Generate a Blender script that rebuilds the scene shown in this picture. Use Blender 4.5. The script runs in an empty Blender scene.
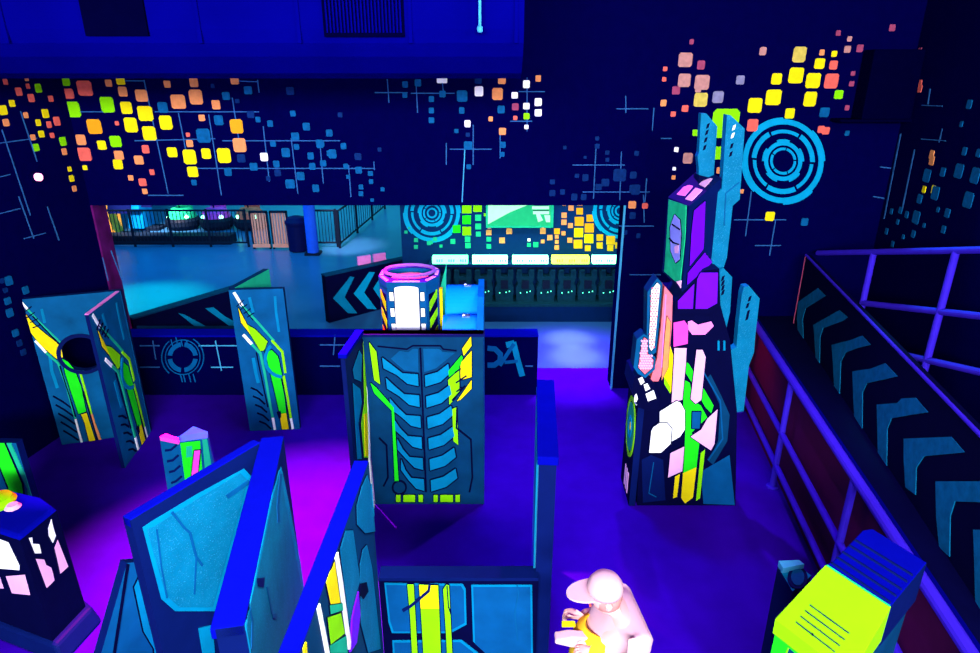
import bpy, bmesh, math, random
from mathutils import Vector as V, Matrix
from mathutils.geometry import tessellate_polygon
random.seed(4)
SC = bpy.context.scene
COL = SC.collection
K = 1.2                       # metres per drawing unit
H = 3.3                       # eye height in drawing units
PITCH = math.radians(21.3)
F = 653.0
FW = V((0, math.cos(PITCH), -math.sin(PITCH)))
UP = V((0, math.sin(PITCH), math.cos(PITCH)))
EYE = V((0, 0, H))

# ------------------------------------------------------------------ survey helpers (drawing units)
def ray(px, py):
    return FW * F + V((1, 0, 0)) * (px - 490) + UP * (326.5 - py)
class Plane:
    def __init__(s, p, n):
        s.p = V(p); s.n = V(n).normalized()
        if s.n.dot(EYE - s.p) < 0: s.n = -s.n
    def at(s, px, py):
        d = ray(px, py)
        return EYE + d * ((s.p - EYE).dot(s.n) / d.dot(s.n))
def at_z(px, py, z): return Plane((0, 0, z), (0, 0, 1)).at(px, py)
def at_y(px, py, y): return Plane((0, y, 0), (0, 1, 0)).at(px, py)
def plane3(a, b, c): return Plane(a, (V(b) - V(a)).cross(V(c) - V(a)))
def upright(a, b):
    a = V((a[0], a[1], 0)); b = V((b[0], b[1], 0))
    return Plane(a, (b - a).cross(V((0, 0, 1))))
def zm(x0, y0, s):            # reading from an enlarged crop
    return lambda u, v: (x0 + u * s, y0 + v * s)

# ------------------------------------------------------------------ materials
def lin(c): return tuple(c)
def mat(name, rgb, rough=0.6, metal=0.0, emit=None, es=0.0, var=0.18, scale=9.0, spec=0.04, speck=0.0, bump=0.0):
    m = bpy.data.materials.new(name); m.use_nodes = True
    nt = m.node_tree; b = nt.nodes['Principled BSDF']
    b.inputs['Roughness'].default_value = rough
    b.inputs['Metallic'].default_value = metal
    b.inputs['Specular IOR Level'].default_value = spec
    tc = nt.nodes.new('ShaderNodeTexCoord')
    nz = nt.nodes.new('ShaderNodeTexNoise'); nz.inputs['Scale'].default_value = scale; nz.inputs['Detail'].default_value = 5
    nt.links.new(tc.outputs['Object'], nz.inputs['Vector'])
    mx = nt.nodes.new('ShaderNodeMix'); mx.data_type = 'RGBA'
    mx.inputs['A'].default_value = (*[c * (1 - var) for c in rgb], 1)
    mx.inputs['B'].default_value = (*[min(1, c * (1 + var)) for c in rgb], 1)
    nt.links.new(nz.outputs['Fac'], mx.inputs['Factor'])
    out = mx.outputs['Result']
    if speck:
        n2 = nt.nodes.new('ShaderNodeTexNoise'); n2.inputs['Scale'].default_value = 130; n2.inputs['Detail'].default_value = 2
        nt.links.new(tc.outputs['Object'], n2.inputs['Vector'])
        r = nt.nodes.new('ShaderNodeValToRGB'); r.color_ramp.elements[0].position = .60; r.color_ramp.elements[1].position = .74
        nt.links.new(n2.outputs['Fac'], r.inputs['Fac'])
        m2 = nt.nodes.new('ShaderNodeMix'); m2.data_type = 'RGBA'
        nt.links.new(r.outputs['Color'], m2.inputs['Factor'])
        nt.links.new(out, m2.inputs['A']); m2.inputs['B'].default_value = (*[min(1, c * (1 + speck) + .03 * speck) for c in rgb], 1)
        out = m2.outputs['Result']
    nt.links.new(out, b.inputs['Base Color'])
    if bump:
        bp = nt.nodes.new('ShaderNodeBump'); bp.inputs['Strength'].default_value = bump
        nt.links.new(nz.outputs['Fac'], bp.inputs['Height']); nt.links.new(bp.outputs['Normal'], b.inputs['Normal'])
    if emit:
        b.inputs['Emission Color'].default_value = (*emit, 1); b.inputs['Emission Strength'].default_value = es
    return m
M = {}
M['wall'] = mat('black_wall_paint', (.0004, .0003, .038), .9, spec=.0)
M['floor'] = mat('carpet_floor', (.026, .0006, .32), .9, var=.25, scale=3.5, spec=.0)
M['ceil'] = mat('ceiling_paint', (.001, .001, .03), .9, spec=.05)
M['duct'] = mat('duct_metal', (.0004, .0004, .13), .7, spec=.0, scale=2, var=.3)
M['ductdark'] = mat('duct_dark', (.0003, .0003, .016), .8, spec=.0)
M['navy'] = mat('navy_paint', (.001, .006, .075), .6)
M['blk'] = mat('black_paint', (.0008, .0012, .026), .7, spec=.02)
M['cap'] = mat('blue_cap', (.001, .002, .26), .7, var=.12, spec=.0)
M['pan'] = mat('panel_blue', (.001, .080, .215), .65, var=.5, scale=5)
M['pan2'] = mat('panel_deep_blue', (.0008, .036, .105), .65, var=.4, scale=6)
M['arm'] = mat('armour_blue', (.0008, .135, .265), .6, var=.35, scale=6, speck=.9)
M['armd'] = mat('armour_deep', (.001, .072, .22), .6, var=.35, scale=6)
M['cy'] = mat('cyan_paint', (.0, .19, .37), .6, var=.35, scale=6)
M['cyb'] = mat('cyan_bright', (.0, .31, .56), .6, var=.2)
M['cyl'] = mat('cyan_line', (.05, .35, .60), .7)
M['sq_b'] = mat('square_blue', (.001, .088, .25), .7, var=.5, scale=25)
M['sq_d'] = mat('square_blue_dim', (.001, .020, .12), .7, var=.5, scale=25)  # dimmer copy of the square blue, falloff of light worked into the colour
M['yel'] = mat('fluor_yellow', (.88, .70, .004), .6, var=.14)
M['ora'] = mat('fluor_orange', (.92, .34, .01), .6, var=.15)
M['pea'] = mat('fluor_peach', (.85, .27, .09), .6, var=.25, scale=20)
M['sal'] = mat('fluor_salmon', (.80, .12, .09), .6, var=.25, scale=20)
M['dim_sal'] = mat('dim_salmon', (.33, .05, .12), .7, var=.4, scale=20)  # these four are dimmed square paints, light falloff put into their colour
M['dim_pea'] = mat('dim_peach', (.50, .22, .20), .7, var=.4, scale=20)
M['dim_yel'] = mat('dim_yellow', (.62, .46, .08), .7, var=.4, scale=20)
M['dim_wht'] = mat('dim_white', (.22, .20, .35), .7, var=.4, scale=20)
M['gre'] = mat('fluor_green', (.012, .74, .012), .6, var=.15)
M['lim'] = mat('fluor_lime', (.24, .75, .002), .6, var=.15)
M['teal'] = mat('teal_paint', (.01, .42, .22), .6, var=.25)
M['grn2'] = mat('pale_green', (.01, .52, .20), .6, var=.45, scale=14)
M['wht'] = mat('fluor_white', (1.0, .96, .95), .6, var=.03)
M['pkw'] = mat('pink_white', (.86, .42, .72), .6, var=.18, scale=6)
M['pink'] = mat('pink_paint', (.95, .22, .70), .6, var=.2)
M['mag'] = mat('magenta_paint', (.90, .06, .55), .6, var=.2)
M['cor'] = mat('coral_paint', (1.0, .16, .22), .6, var=.35, scale=12)
M['pur'] = mat('violet_paint', (.14, .002, .75), .6, var=.12)
M['lav'] = mat('lavender_paint', (.28, .30, .95), .6, var=.3)
M['tube'] = mat('rail_blue', (.035, .012, .52), .6, var=.2)
M['chev'] = mat('chevron_blue', (.001, .125, .27), .8, var=.5, scale=14)
M['barrel'] = mat('barrel_blue', (.0, .30, .85), .6, var=.06)
M['chrome'] = mat('chrome', (.9, .9, .9), .2, metal=1.0)
M['soft'] = mat('airbrush_blue', (.0, .09, .26), .7, var=.3)
M['dash'] = mat('wall_line', (.02, .10, .30), .8, var=.4, scale=20)
# hall beyond
M['hfloor'] = mat('hall_floor', (.018, .105, .30), .28, var=.15, scale=2, spec=.2)
M['hwall'] = mat('hall_wall', (.10, .60, .50), .7, var=.5, scale=1.2)
M['hdark'] = mat('hall_dark_wall', (.0, .02, .10), .7)
M['iron'] = mat('black_iron', (.004, .01, .03), .5)
M['gate'] = mat('gate_pink', (1.0, .30, .22), .5)
M['colb'] = mat('column_blue', (.01, .10, .80), .4)
M['orange_cab'] = mat('cabinet_orange', (1.0, .42, .06), .5)
M['blue_cab'] = mat('cabinet_blue', (.0, .16, .55), .5)
M['bin'] = mat('bin_navy', (.001, .004, .06), .5)
M['vest'] = mat('vest_fabric', (.002, .035, .06), .8, var=.5, scale=18)
M['bar'] = mat('light_bar', (.3, .9, .6), .4, emit=(.08, 1, .36), es=6)
M['barw'] = mat('light_bar_white', (.6, 1, .8), .4, emit=(.14, 1, .42), es=8)
M['bary'] = mat('light_bar_yellow', (.8, 1, .2), .4, emit=(.55, 1, .01), es=7)
M['led'] = mat('led_green', (.1, .9, .5), .4, emit=(.1, 1, .5), es=3.0)
M['redled'] = mat('led_red', (1, .4, .6), .4, emit=(1, .25, .6), es=4)
M['lid'] = mat('lid_lime', (.25, .70, .003), .6, var=.08)
M['rimv'] = mat('rim_violet', (.02, .006, .30), .6)
M['rimp'] = mat('rim_lavender', (.20, .10, .40), .6)
M['side'] = mat('walkway_side', (.06, .003, .05), .8)
M['scr_l'] = mat('screen_pale', (.2, .4, .25), .5, emit=(.42, 1, .58), es=.8, var=.3, scale=12)
M['scr_g'] = mat('screen_green', (.01, .2, .08), .5, emit=(.005, .40, .16), es=.8, var=.4, scale=12)
M['jamb'] = mat('jamb_paint', (.09, .004, .09), .6, var=1.0, scale=5)
# person
M['cloth'] = mat('pale_cloth', (.70, .42, .47), .8, var=.08)
M['skin'] = mat('skin', (.80, .42, .38), .6, var=.06)
M['vyel'] = mat('yellow_vest', (.9, .52, .02), .7, var=.1)
M['trou'] = mat('dark_trousers', (.05, .01, .25), .8)

# ------------------------------------------------------------------ mesh builder
def clip(P, c):
    for p0, n in c:
        out = []
        for i in range(len(P)):
            a, b = P[i - 1], P[i]; da, db = (a - p0).dot(n), (b - p0).dot(n)
            if (da < 0) != (db < 0): out.append(a.lerp(b, da / (da - db)))
            if db >= 0: out.append(b)
        P = out
        if len(P) < 3: return []
    return P
class MB:
    def __init__(s): s.v = []; s.f = []; s.m = []; s.mats = []; s.clips = []; s.cnt = 0
    def mi(s, k):
        mt = M[k]
        if mt not in s.mats: s.mats.append(mt)
        return s.mats.index(mt)
    def add(s, verts, faces, k):
        b = len(s.v); s.v += [V(p) for p in verts]; i = s.mi(k)
        for f in faces: s.f.append([b + x for x in f]); s.m.append(i)
    def prism(s, pts, n, th, front, side=None, holes=(), back=True):
        side = side or front; n = V(n).normalized()
        loops = [[V(p) for p in pts]] + [[V(p) for p in h] for h in holes]
        flat = [p for l in loops for p in l]; N = len(flat)
        tris = tessellate_polygon(loops)
        b = len(s.v); s.v += flat + [p - n * th for p in flat]
        fi, si = s.mi(front), s.mi(side)
        for t in tris:
            s.f.append([b + x for x in t]); s.m.append(fi)
            if back: s.f.append([b + N + x for x in reversed(t)]); s.m.append(si)
        o = 0
        for l in loops:
            c = len(l)
            for i in range(c):
                a, d = o + i, o + (i + 1) % c
                s.f.append([b + a, b + d, b + N + d, b + N + a]); s.m.append(si)
            o += c
    def box(s, c, d, k, rz=0.0, top=None):
        c = V(c); R = Matrix.Rotation(rz, 3, 'Z')
        P = [c + R @ V((x * d[0] / 2, y * d[1] / 2, z * d[2] / 2)) for z in (-1, 1) for x, y in ((-1, -1), (1, -1), (1, 1), (-1, 1))]
        s.add(P, [(0, 3, 2, 1), (0, 1, 5, 4), (1, 2, 6, 5), (2, 3, 7, 6), (3, 0, 4, 7)], k)
        b = len(s.v) - 8; s.f.append([b + 4, b + 5, b + 6, b + 7]); s.m.append(s.mi(top or k))
    def tube(s, a, b, r, k, seg=12):
        a, b = V(a), V(b); d = (b - a).normalized()
        u = d.orthogonal().normalized(); w = d.cross(u)
        P = [q + (u * math.cos(t) + w * math.sin(t)) * r for q in (a, b) for t in [2 * math.pi * i / seg for i in range(seg)]]
        fs = [(i, (i + 1) % seg, seg + (i + 1) % seg, seg + i) for i in range(seg)] + [tuple(range(seg))[::-1], tuple(range(seg, 2 * seg))]
        s.add(P, fs, k)
    def lathe(s, c, prof, k, seg=24):
        c = V(c); n = len(prof); P = []
        for r, z in prof:
            for i in range(seg):
                t = 2 * math.pi * i / seg; P.append(c + V((r * math.cos(t), r * math.sin(t), z)))
        fs = []
        for j in range(n - 1):
            for i in range(seg):
                fs.append((j * seg + i, j * seg + (i + 1) % seg, (j + 1) * seg + (i + 1) % seg, (j + 1) * seg + i))
        fs.append(tuple(range(seg))[::-1]); fs.append(tuple(range((n - 1) * seg, n * seg)))
        s.add(P, fs, k)
    def build(s, name, parent=None, bevel=0.0, smooth=False):
        me = bpy.data.meshes.new(name)
        off = parent_world(parent)
        me.from_pydata([p * K - off for p in s.v], [], s.f)
        for mt in s.mats: me.materials.append(mt)
        for p, i in zip(me.polygons, s.m): p.material_index = i
        bm = bmesh.new(); bm.from_mesh(me)
        bmesh.ops.recalc_face_normals(bm, faces=bm.faces)
        bm.to_mesh(me); bm.free()
        if smooth:
            for p in me.polygons: p.use_smooth = True
        o = bpy.data.objects.new(name, me); COL.objects.link(o)
        if parent: o.parent = parent
        if bevel:
            b = o.modifiers.new('bevel', 'BEVEL'); b.width = bevel * K; b.segments = 2; b.limit_method = 'ANGLE'; b.angle_limit = .6
        return o
def parent_world(p):
    o = V((0, 0, 0))
    while p is not None: o = o + p.location; p = p.parent
    return o
def tag(o, label=None, cat=None, group=None, kind=None):
    if label: o['label'] = label
    if cat: o['category'] = cat
    if group: o['group'] = group
    if kind: o['kind'] = kind
    return o
def thing(name, loc, label, cat, group=None):
    o = bpy.data.objects.new(name, None); COL.objects.link(o)
    o.location = V(loc) * K; o.empty_display_size = .1
    return tag(o, label, cat, group)
def struct(mb, name, parent=None, **kw):
    o = mb.build(name, parent, **kw)
    if parent is None: tag(o, kind='structure')
    return o

class Paint:                    # paint laid on a flat face: raised a millimetre or two per coat
    COAT = .0016
    def __init__(s, mb, fn, n): s.mb, s.fn, s.n = mb, fn, V(n).normalized()
    def poly(s, pts, k, coat=3):
        s.mb.cnt += 1
        L = s.COAT * (coat + (s.mb.cnt % 40) * .02)
        P = clip([V(s.fn(*p)) for p in pts], s.mb.clips)
        if len(P) > 2: s.mb.prism([p + s.n * L for p in P], s.n, L, k, back=False)
    def stroke(s, pts, w, k, coat=3, closed=False):
        n = len(pts)
        for i in range(n if closed else n - 1):
            a, b = pts[i], pts[(i + 1) % n]
            dx, dy = b[0] - a[0], b[1] - a[1]; l = math.hypot(dx, dy)
            if l < 1e-6: continue
            ux, uy = dx / l, dy / l; h = w / 2; e = h * .35 if n > 2 else 0
            s.poly([(a[0] - uy * h - ux * e, a[1] + ux * h - uy * e), (b[0] - uy * h + ux * e, b[1] + ux * h + uy * e),
                    (b[0] + uy * h + ux * e, b[1] - ux * h + uy * e), (a[0] + uy * h - ux * e, a[1] - ux * h - uy * e)], k, coat)
    def lined(s, pts, k, w=4, ink='blk', coat=3):
        s.stroke(pts, w, ink, coat - 1, closed=True); s.poly(pts, k, coat)
    def ring(s, c, r0, r1, k, a0=0, a1=360, coat=3, ky=1.0, seg=None):
        n = seg or max(4, int(abs(a1 - a0) / 7))
        A = [math.radians(a0 + (a1 - a0) * i / n) for i in range(n + 1)]
        for i in range(n):
            q = [(c[0] + r * math.cos(t), c[1] + r * ky * math.sin(t)) for r, t in ((r0, A[i]), (r1, A[i]), (r1, A[i + 1]), (r0, A[i + 1]))]
            if r0 == 0: q = q[1:] if False else [q[0], q[1], q[2]]
            s.poly(q, k, coat)
    def disc(s, c, r, k, coat=3, ky=1.0):
        s.poly([(c[0] + r * math.cos(t), c[1] + r * ky * math.sin(t)) for t in [2 * math.pi * i / 28 for i in range(28)]], k, coat)
def zpaint(mb, pl, z): return Paint(mb, lambda u, v: pl.at(*z(u, v)), pl.n)

# ================================================================== SETTING
BY = 6.56                      # back wall
LX, RX = -4.02, 3.95           # its corners
JX, HZ = 1.35, 2.05            # opening's right jamb and header height
TOP = 5.2
pb = Plane((0, BY, 0), (0, 1, 0))
ld = V((-.15, -1, 0)); pleft = upright((LX, BY), (LX + ld.x * 6, BY - 6))
rd = V((-.144, -1, 0)); pright = upright((RX, BY), (RX + rd.x * 6, BY - 6))

g = MB(); g.box((0, 2.6, -.1), (13, 9.0, .2), 'floor'); struct(g, 'floor')
g = MB(); g.box((0, 15.1, -.1), (22, 16, .2), 'hfloor'); tag(g.build('floor_hall'), kind='structure')
g = MB(); g.box((0, 2.6, TOP + .1), (13, 9.0, .2), 'ceil'); struct(g, 'ceiling')

wb = MB()
wb.prism([(LX, BY, HZ), (JX, BY, HZ), (JX, BY, 0), (RX + .3, BY, 0), (RX + .3, BY, TOP), (LX - .3, BY, TOP), (LX - .3, BY, 0), (LX, BY, 0)], (0, -1, 0), .22, 'wall')
wl = MB()
e = V((LX, BY, 0)) + ld * 7.5; nL = pleft.n
wl.prism([(LX, BY, 0), e, e + V((0, 0, TOP)), (LX, BY, TOP)], nL, .2, 'wall')
wr = MB()
e = V((RX, BY, 0)) + rd * 7.5; nR = pright.n
wr.prism([(RX, BY, 0), e, e + V((0, 0, TOP)), (RX, BY, TOP)], nR, .2, 'wall')
Pb = Paint(wb, lambda x, y: pb.at(x, y), pb.n)
Pl = Paint(wl, lambda x, y: pleft.at(x, y), nL)
Pr = Paint(wr, lambda x, y: pright.at(x, y), nR)
CM = {'Y': 'yel', 'O': 'ora', 'P': 'pea', 'S': 'sal', 'B': 'sq_b', 'D': 'sq_d', 'W': 'wht', 'G': 'lim', 's': 'dim_sal', 'p': 'dim_pea', 'y': 'dim_yel', 'w': 'dim_wht'}
def square(px, py, s, c):
    if px < 57 + .29 * (py - 79): p, pt = pleft, Pl
    elif px > 884 and py > 30: p, pt = pright, Pr
    else: p, pt = pb, Pb
    o = p.at(px, py); zc = (o - EYE).dot(FW); h = s / F * zc / 2
    ax = V((1, 0, 0)) if p is pb else V((-ld.x, 1, 0)).normalized() if p is pleft else V((rd.x, -1, 0)).normalized()
    if p is not pb: h *= 1.05
    r = random.uniform(.88, 1.06); w = h * r; t = .12 * h
    q = [o + ax * a * w + V((0, 0, 1)) * b * h for a, b in ((-1, -1), (1, -1), (1, 1), (-1, 1))]
    # sprayed squares have softened corners
    P = []
    for i in range(4):
        a, b, cc = q[i - 1], q[i], q[(i + 1) % 4]
        P += [b + (a - b).normalized() * t * 2, b + (cc - b).normalized() * t * 2]
    pt.mb.cnt += 1; L = .005 + (pt.mb.cnt % 60) * .00006
    pt.mb.prism([x + p.n * L for x in P], p.n, L, CM[c], back=False)
def squares(x0, y0, sc, rows):
    for u, v, s, c in rows: square(x0 + u * sc, y0 + v * sc, s * sc, c)
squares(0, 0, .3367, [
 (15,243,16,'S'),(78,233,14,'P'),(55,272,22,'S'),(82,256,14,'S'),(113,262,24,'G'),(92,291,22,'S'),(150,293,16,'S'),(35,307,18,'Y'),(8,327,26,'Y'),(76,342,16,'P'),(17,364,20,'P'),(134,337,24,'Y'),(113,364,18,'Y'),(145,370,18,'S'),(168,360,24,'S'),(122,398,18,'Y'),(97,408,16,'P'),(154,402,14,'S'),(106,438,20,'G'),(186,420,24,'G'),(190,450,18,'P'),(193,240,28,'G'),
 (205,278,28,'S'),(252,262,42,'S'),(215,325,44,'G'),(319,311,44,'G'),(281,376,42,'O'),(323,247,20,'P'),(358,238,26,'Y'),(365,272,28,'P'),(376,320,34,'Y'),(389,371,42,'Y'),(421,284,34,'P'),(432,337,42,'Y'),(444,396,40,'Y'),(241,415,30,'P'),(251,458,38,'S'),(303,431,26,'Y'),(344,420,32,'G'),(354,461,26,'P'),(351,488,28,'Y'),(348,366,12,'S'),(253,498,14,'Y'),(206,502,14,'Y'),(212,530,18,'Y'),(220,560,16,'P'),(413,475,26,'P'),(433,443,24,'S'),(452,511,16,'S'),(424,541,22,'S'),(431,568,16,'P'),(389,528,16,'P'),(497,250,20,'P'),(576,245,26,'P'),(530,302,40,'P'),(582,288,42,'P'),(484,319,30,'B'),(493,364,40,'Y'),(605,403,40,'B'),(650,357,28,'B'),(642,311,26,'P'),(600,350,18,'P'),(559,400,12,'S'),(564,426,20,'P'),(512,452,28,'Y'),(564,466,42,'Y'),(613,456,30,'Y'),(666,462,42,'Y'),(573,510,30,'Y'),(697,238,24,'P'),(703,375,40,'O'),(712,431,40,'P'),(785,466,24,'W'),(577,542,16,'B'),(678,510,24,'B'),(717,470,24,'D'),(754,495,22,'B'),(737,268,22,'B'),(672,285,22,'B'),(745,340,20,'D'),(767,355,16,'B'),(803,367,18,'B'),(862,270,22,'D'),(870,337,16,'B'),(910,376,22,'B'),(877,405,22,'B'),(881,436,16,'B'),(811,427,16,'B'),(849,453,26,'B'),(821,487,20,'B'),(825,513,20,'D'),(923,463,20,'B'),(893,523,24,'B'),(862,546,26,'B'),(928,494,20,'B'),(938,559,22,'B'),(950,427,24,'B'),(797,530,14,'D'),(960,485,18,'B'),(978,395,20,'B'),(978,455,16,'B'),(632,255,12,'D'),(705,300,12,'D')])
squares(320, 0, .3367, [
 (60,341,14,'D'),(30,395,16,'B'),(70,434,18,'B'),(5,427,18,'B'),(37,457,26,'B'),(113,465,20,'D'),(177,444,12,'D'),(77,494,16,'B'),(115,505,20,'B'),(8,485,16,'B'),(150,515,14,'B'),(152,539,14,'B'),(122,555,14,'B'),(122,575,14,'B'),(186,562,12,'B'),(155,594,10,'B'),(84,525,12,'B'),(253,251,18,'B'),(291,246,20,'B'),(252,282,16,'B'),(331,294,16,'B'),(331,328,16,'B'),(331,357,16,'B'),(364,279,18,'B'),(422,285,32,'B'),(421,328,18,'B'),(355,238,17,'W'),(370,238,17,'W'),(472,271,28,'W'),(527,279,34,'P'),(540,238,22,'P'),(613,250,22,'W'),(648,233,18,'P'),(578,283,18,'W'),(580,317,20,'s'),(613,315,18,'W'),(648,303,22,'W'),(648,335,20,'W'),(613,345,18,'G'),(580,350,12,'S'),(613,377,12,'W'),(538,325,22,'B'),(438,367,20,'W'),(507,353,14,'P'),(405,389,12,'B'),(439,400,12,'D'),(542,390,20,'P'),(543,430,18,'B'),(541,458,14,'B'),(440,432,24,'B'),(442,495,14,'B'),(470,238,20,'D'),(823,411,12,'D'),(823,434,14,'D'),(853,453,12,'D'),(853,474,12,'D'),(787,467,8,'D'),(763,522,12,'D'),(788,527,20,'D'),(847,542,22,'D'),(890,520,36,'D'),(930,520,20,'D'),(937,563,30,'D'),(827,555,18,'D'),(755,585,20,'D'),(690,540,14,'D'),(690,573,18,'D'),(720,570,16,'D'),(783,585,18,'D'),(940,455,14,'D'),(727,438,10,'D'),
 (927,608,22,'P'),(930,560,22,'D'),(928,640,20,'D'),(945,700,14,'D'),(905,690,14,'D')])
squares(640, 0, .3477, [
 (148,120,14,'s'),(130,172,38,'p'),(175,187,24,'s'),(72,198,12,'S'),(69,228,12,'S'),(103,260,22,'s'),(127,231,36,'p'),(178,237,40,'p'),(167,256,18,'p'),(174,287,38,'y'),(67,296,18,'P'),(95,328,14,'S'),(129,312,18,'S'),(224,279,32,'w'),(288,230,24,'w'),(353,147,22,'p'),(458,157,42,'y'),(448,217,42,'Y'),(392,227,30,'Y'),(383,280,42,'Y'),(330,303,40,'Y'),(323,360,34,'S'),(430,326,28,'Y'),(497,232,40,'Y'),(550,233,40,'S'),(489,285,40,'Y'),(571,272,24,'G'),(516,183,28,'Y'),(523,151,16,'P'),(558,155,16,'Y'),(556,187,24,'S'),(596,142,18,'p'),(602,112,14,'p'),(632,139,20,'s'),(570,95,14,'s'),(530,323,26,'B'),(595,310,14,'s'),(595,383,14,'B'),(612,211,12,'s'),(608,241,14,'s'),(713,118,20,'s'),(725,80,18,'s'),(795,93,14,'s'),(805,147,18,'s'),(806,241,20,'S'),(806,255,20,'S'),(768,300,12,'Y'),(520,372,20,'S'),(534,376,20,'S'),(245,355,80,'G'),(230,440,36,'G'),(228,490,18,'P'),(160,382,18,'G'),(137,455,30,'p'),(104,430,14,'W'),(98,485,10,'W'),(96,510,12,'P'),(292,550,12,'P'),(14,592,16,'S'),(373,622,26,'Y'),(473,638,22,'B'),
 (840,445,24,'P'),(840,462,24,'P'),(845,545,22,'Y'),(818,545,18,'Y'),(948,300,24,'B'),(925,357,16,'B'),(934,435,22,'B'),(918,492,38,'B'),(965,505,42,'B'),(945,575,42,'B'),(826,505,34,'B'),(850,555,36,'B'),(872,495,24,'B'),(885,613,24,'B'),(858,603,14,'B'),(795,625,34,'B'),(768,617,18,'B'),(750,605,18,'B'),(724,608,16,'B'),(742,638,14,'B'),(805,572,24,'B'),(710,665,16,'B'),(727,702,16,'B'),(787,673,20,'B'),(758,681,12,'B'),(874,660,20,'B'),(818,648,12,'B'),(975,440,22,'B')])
def wline(x0, y0, s, segs, k='dash', w=1.0):
    for a, b, c, d in segs:
        px, py = x0 + a * s, y0 + b * s; qx, qy = x0 + c * s, y0 + d * s
        mx = (px + qx) / 2
        pt = Pl if max(px, qx) < 70 else Pr if min(px, qx) > 880 else Pb
        pt.stroke([(px, py), (qx, qy)], w, k, 2)
wline(0, 0, .3367, [(428,237,500,575),(530,335,555,460),(620,340,658,580),(690,290,715,450),(782,375,800,540),(865,410,885,575),(950,420,960,540),(765,237,770,275),(460,332,770,332),(400,418,640,412),(660,418,960,418),(560,500,960,500),(355,240,430,240),(440,580,545,580),(700,240,765,243),(60,330,110,480),(5,385,90,640),(0,425,110,410),(0,525,30,518),(200,332,330,332)])
wline(320, 0, .3367, [(163,275,260,275),(270,277,400,277),(590,272,668,272),(880,323,975,323),(385,443,510,443),(0,500,160,500),(0,418,60,418),(565,360,630,360),(750,490,905,490),(780,570,980,570),(200,235,205,305),(285,240,290,335),(363,240,368,290),(615,230,615,390),(908,285,908,335),(375,425,375,490),(455,370,455,490),(535,400,535,470),(85,490,92,585),(5,480,10,545),(160,480,162,505),(820,430,812,590),(895,450,890,595),(970,530,965,600)])
wline(320, 0, .3367, [(430,445,422,600)], 'cyl', 1.0)
wline(640, 0, .3477, [(40,310,35,375),(750,385,702,630),(790,430,755,600),(835,255,828,300),(690,480,900,505),(670,565,820,590),(810,400,880,405),(810,303,870,305),(320,550,303,680),(270,632,420,632),(390,632,372,735),(330,706,405,706),(10,560,12,640),(-60,650,40,650),(-30,790,60,790),(10,850,60,850),(60,398,90,398),(870,370,860,410)])
wline(0, 200, .3367, [(55,-10,100,115),(140,20,175,120),(0,40,60,25),(70,115,135,98),(245,185,272,268),(305,170,322,240),(225,277,315,238),(330,150,362,235)])
for u, v, s in ((25,240,26),(75,268,22),(22,300,20),(28,335,24),(45,395,20),(57,425,18),(68,452,18),(5,240,14),(15,268,14)):
    square(u * .3367, 200 + v * .3367, s * .3367, 'B' if s > 18 else 'D')
# gear emblem right of the totem
def emblem(P, c, r, k='cyb', ky=1.0, n=8):
    for i in range(n):
        P.ring(c, r * .84, r * (1.0 if i % 2 else .965), k, i * 360 / n, (i + 1) * 360 / n, ky=ky)
    for i in range(6): P.ring(c, r * .64, r * (.755 if i % 2 else .72), k, i * 60 + 6, i * 60 + 62, ky=ky)
    for i in range(10): P.ring(c, r * .36, r * (.50 if i % 2 else .455), k, i * 36, i * 36 + 37, ky=ky)
    for i in range(5): P.ring(c, r * .25, r * .31, k, i * 72, i * 72 + 66, ky=ky)
emblem(Pb, (783, 161), 42, ky=1.04)
struct(wb, 'wall_back'); struct(wl, 'wall_left'); struct(wr, 'wall_right')
# lit jamb of the opening, left, and thin bright trim on the right jamb
g = MB(); g.box((LX - .06, BY + .115, HZ / 2), (.16, .23, HZ), 'jamb'); struct(g, 'trim_1')
g = MB(); g.box((JX + .003, BY - .012, HZ / 2), (.02, .02, HZ), 'cyl'); struct(g, 'trim_2')

# ceiling duct
dx1, dy0, dz0 = .19, 4.0, 3.262
d = thing('ceiling_duct', (-2.4, dy0 + .5, dz0), 'big blue boxed air duct hanging across the top left under the ceiling', 'duct')
g = MB()
prof = [(dy0 + .36, dz0), (dy0 + .22, dz0 + .03), (dy0 + .08, dz0 + .12), (dy0 + .02, dz0 + .19), (dy0, dz0 + .26), (dy0, TOP), (dy0 + 1, TOP), (dy0 + 1, dz0)]
g.prism([(dx1, y, z) for y, z in prof], (1, 0, 0), 5.4, 'duct')
body = g.build('duct_body', d)
pd = Plane((0, dy0, 0), (0, 1, 0))
g = MB(); A = pd.at(317, -60); B = pd.at(405, 37)
g.box(((A.x + B.x) / 2, dy0 - .01, (A.z + B.z) / 2), (B.x - A.x, .02, A.z - B.z), 'ductdark')
gr = g.build('grille', d)
g = MB()
for i in range(22):
    x = A.x + .02 + (B.x - A.x - .04) * i / 21
    g.box((x, dy0 - .026, (A.z + B.z) / 2), (.008, .02, A.z - B.z - .04), 'duct', rz=.4)
g.build('louvres', gr)
g = MB(); A = pd.at(68, -60); B = pd.at(150, 36)
g.box(((A.x + B.x) / 2, dy0 - .01, (A.z + B.z) / 2), (B.x - A.x, .02, A.z - B.z), 'ductdark'); g.build('vent_opening', d)
for px in (5, 200, 300, 412, 518):
    A = pd.at(px, 20); g = MB(); g.box((A.x - .01, dy0 - .006, 4.3), (.02, .014, 1.7), 'duct'); g.build('seam', d)
A = pd.at(480, 10)
o = thing('hanging_rod', (A.x, dy0 - .08, 3.5), 'thin bright rod hanging in front of the ceiling duct', 'rod')
g = MB(); g.tube((A.x, dy0 - .08, 3.52), (A.x, dy0 - .08, TOP), .008, 'cyl'); g.build('rod', o)
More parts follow.
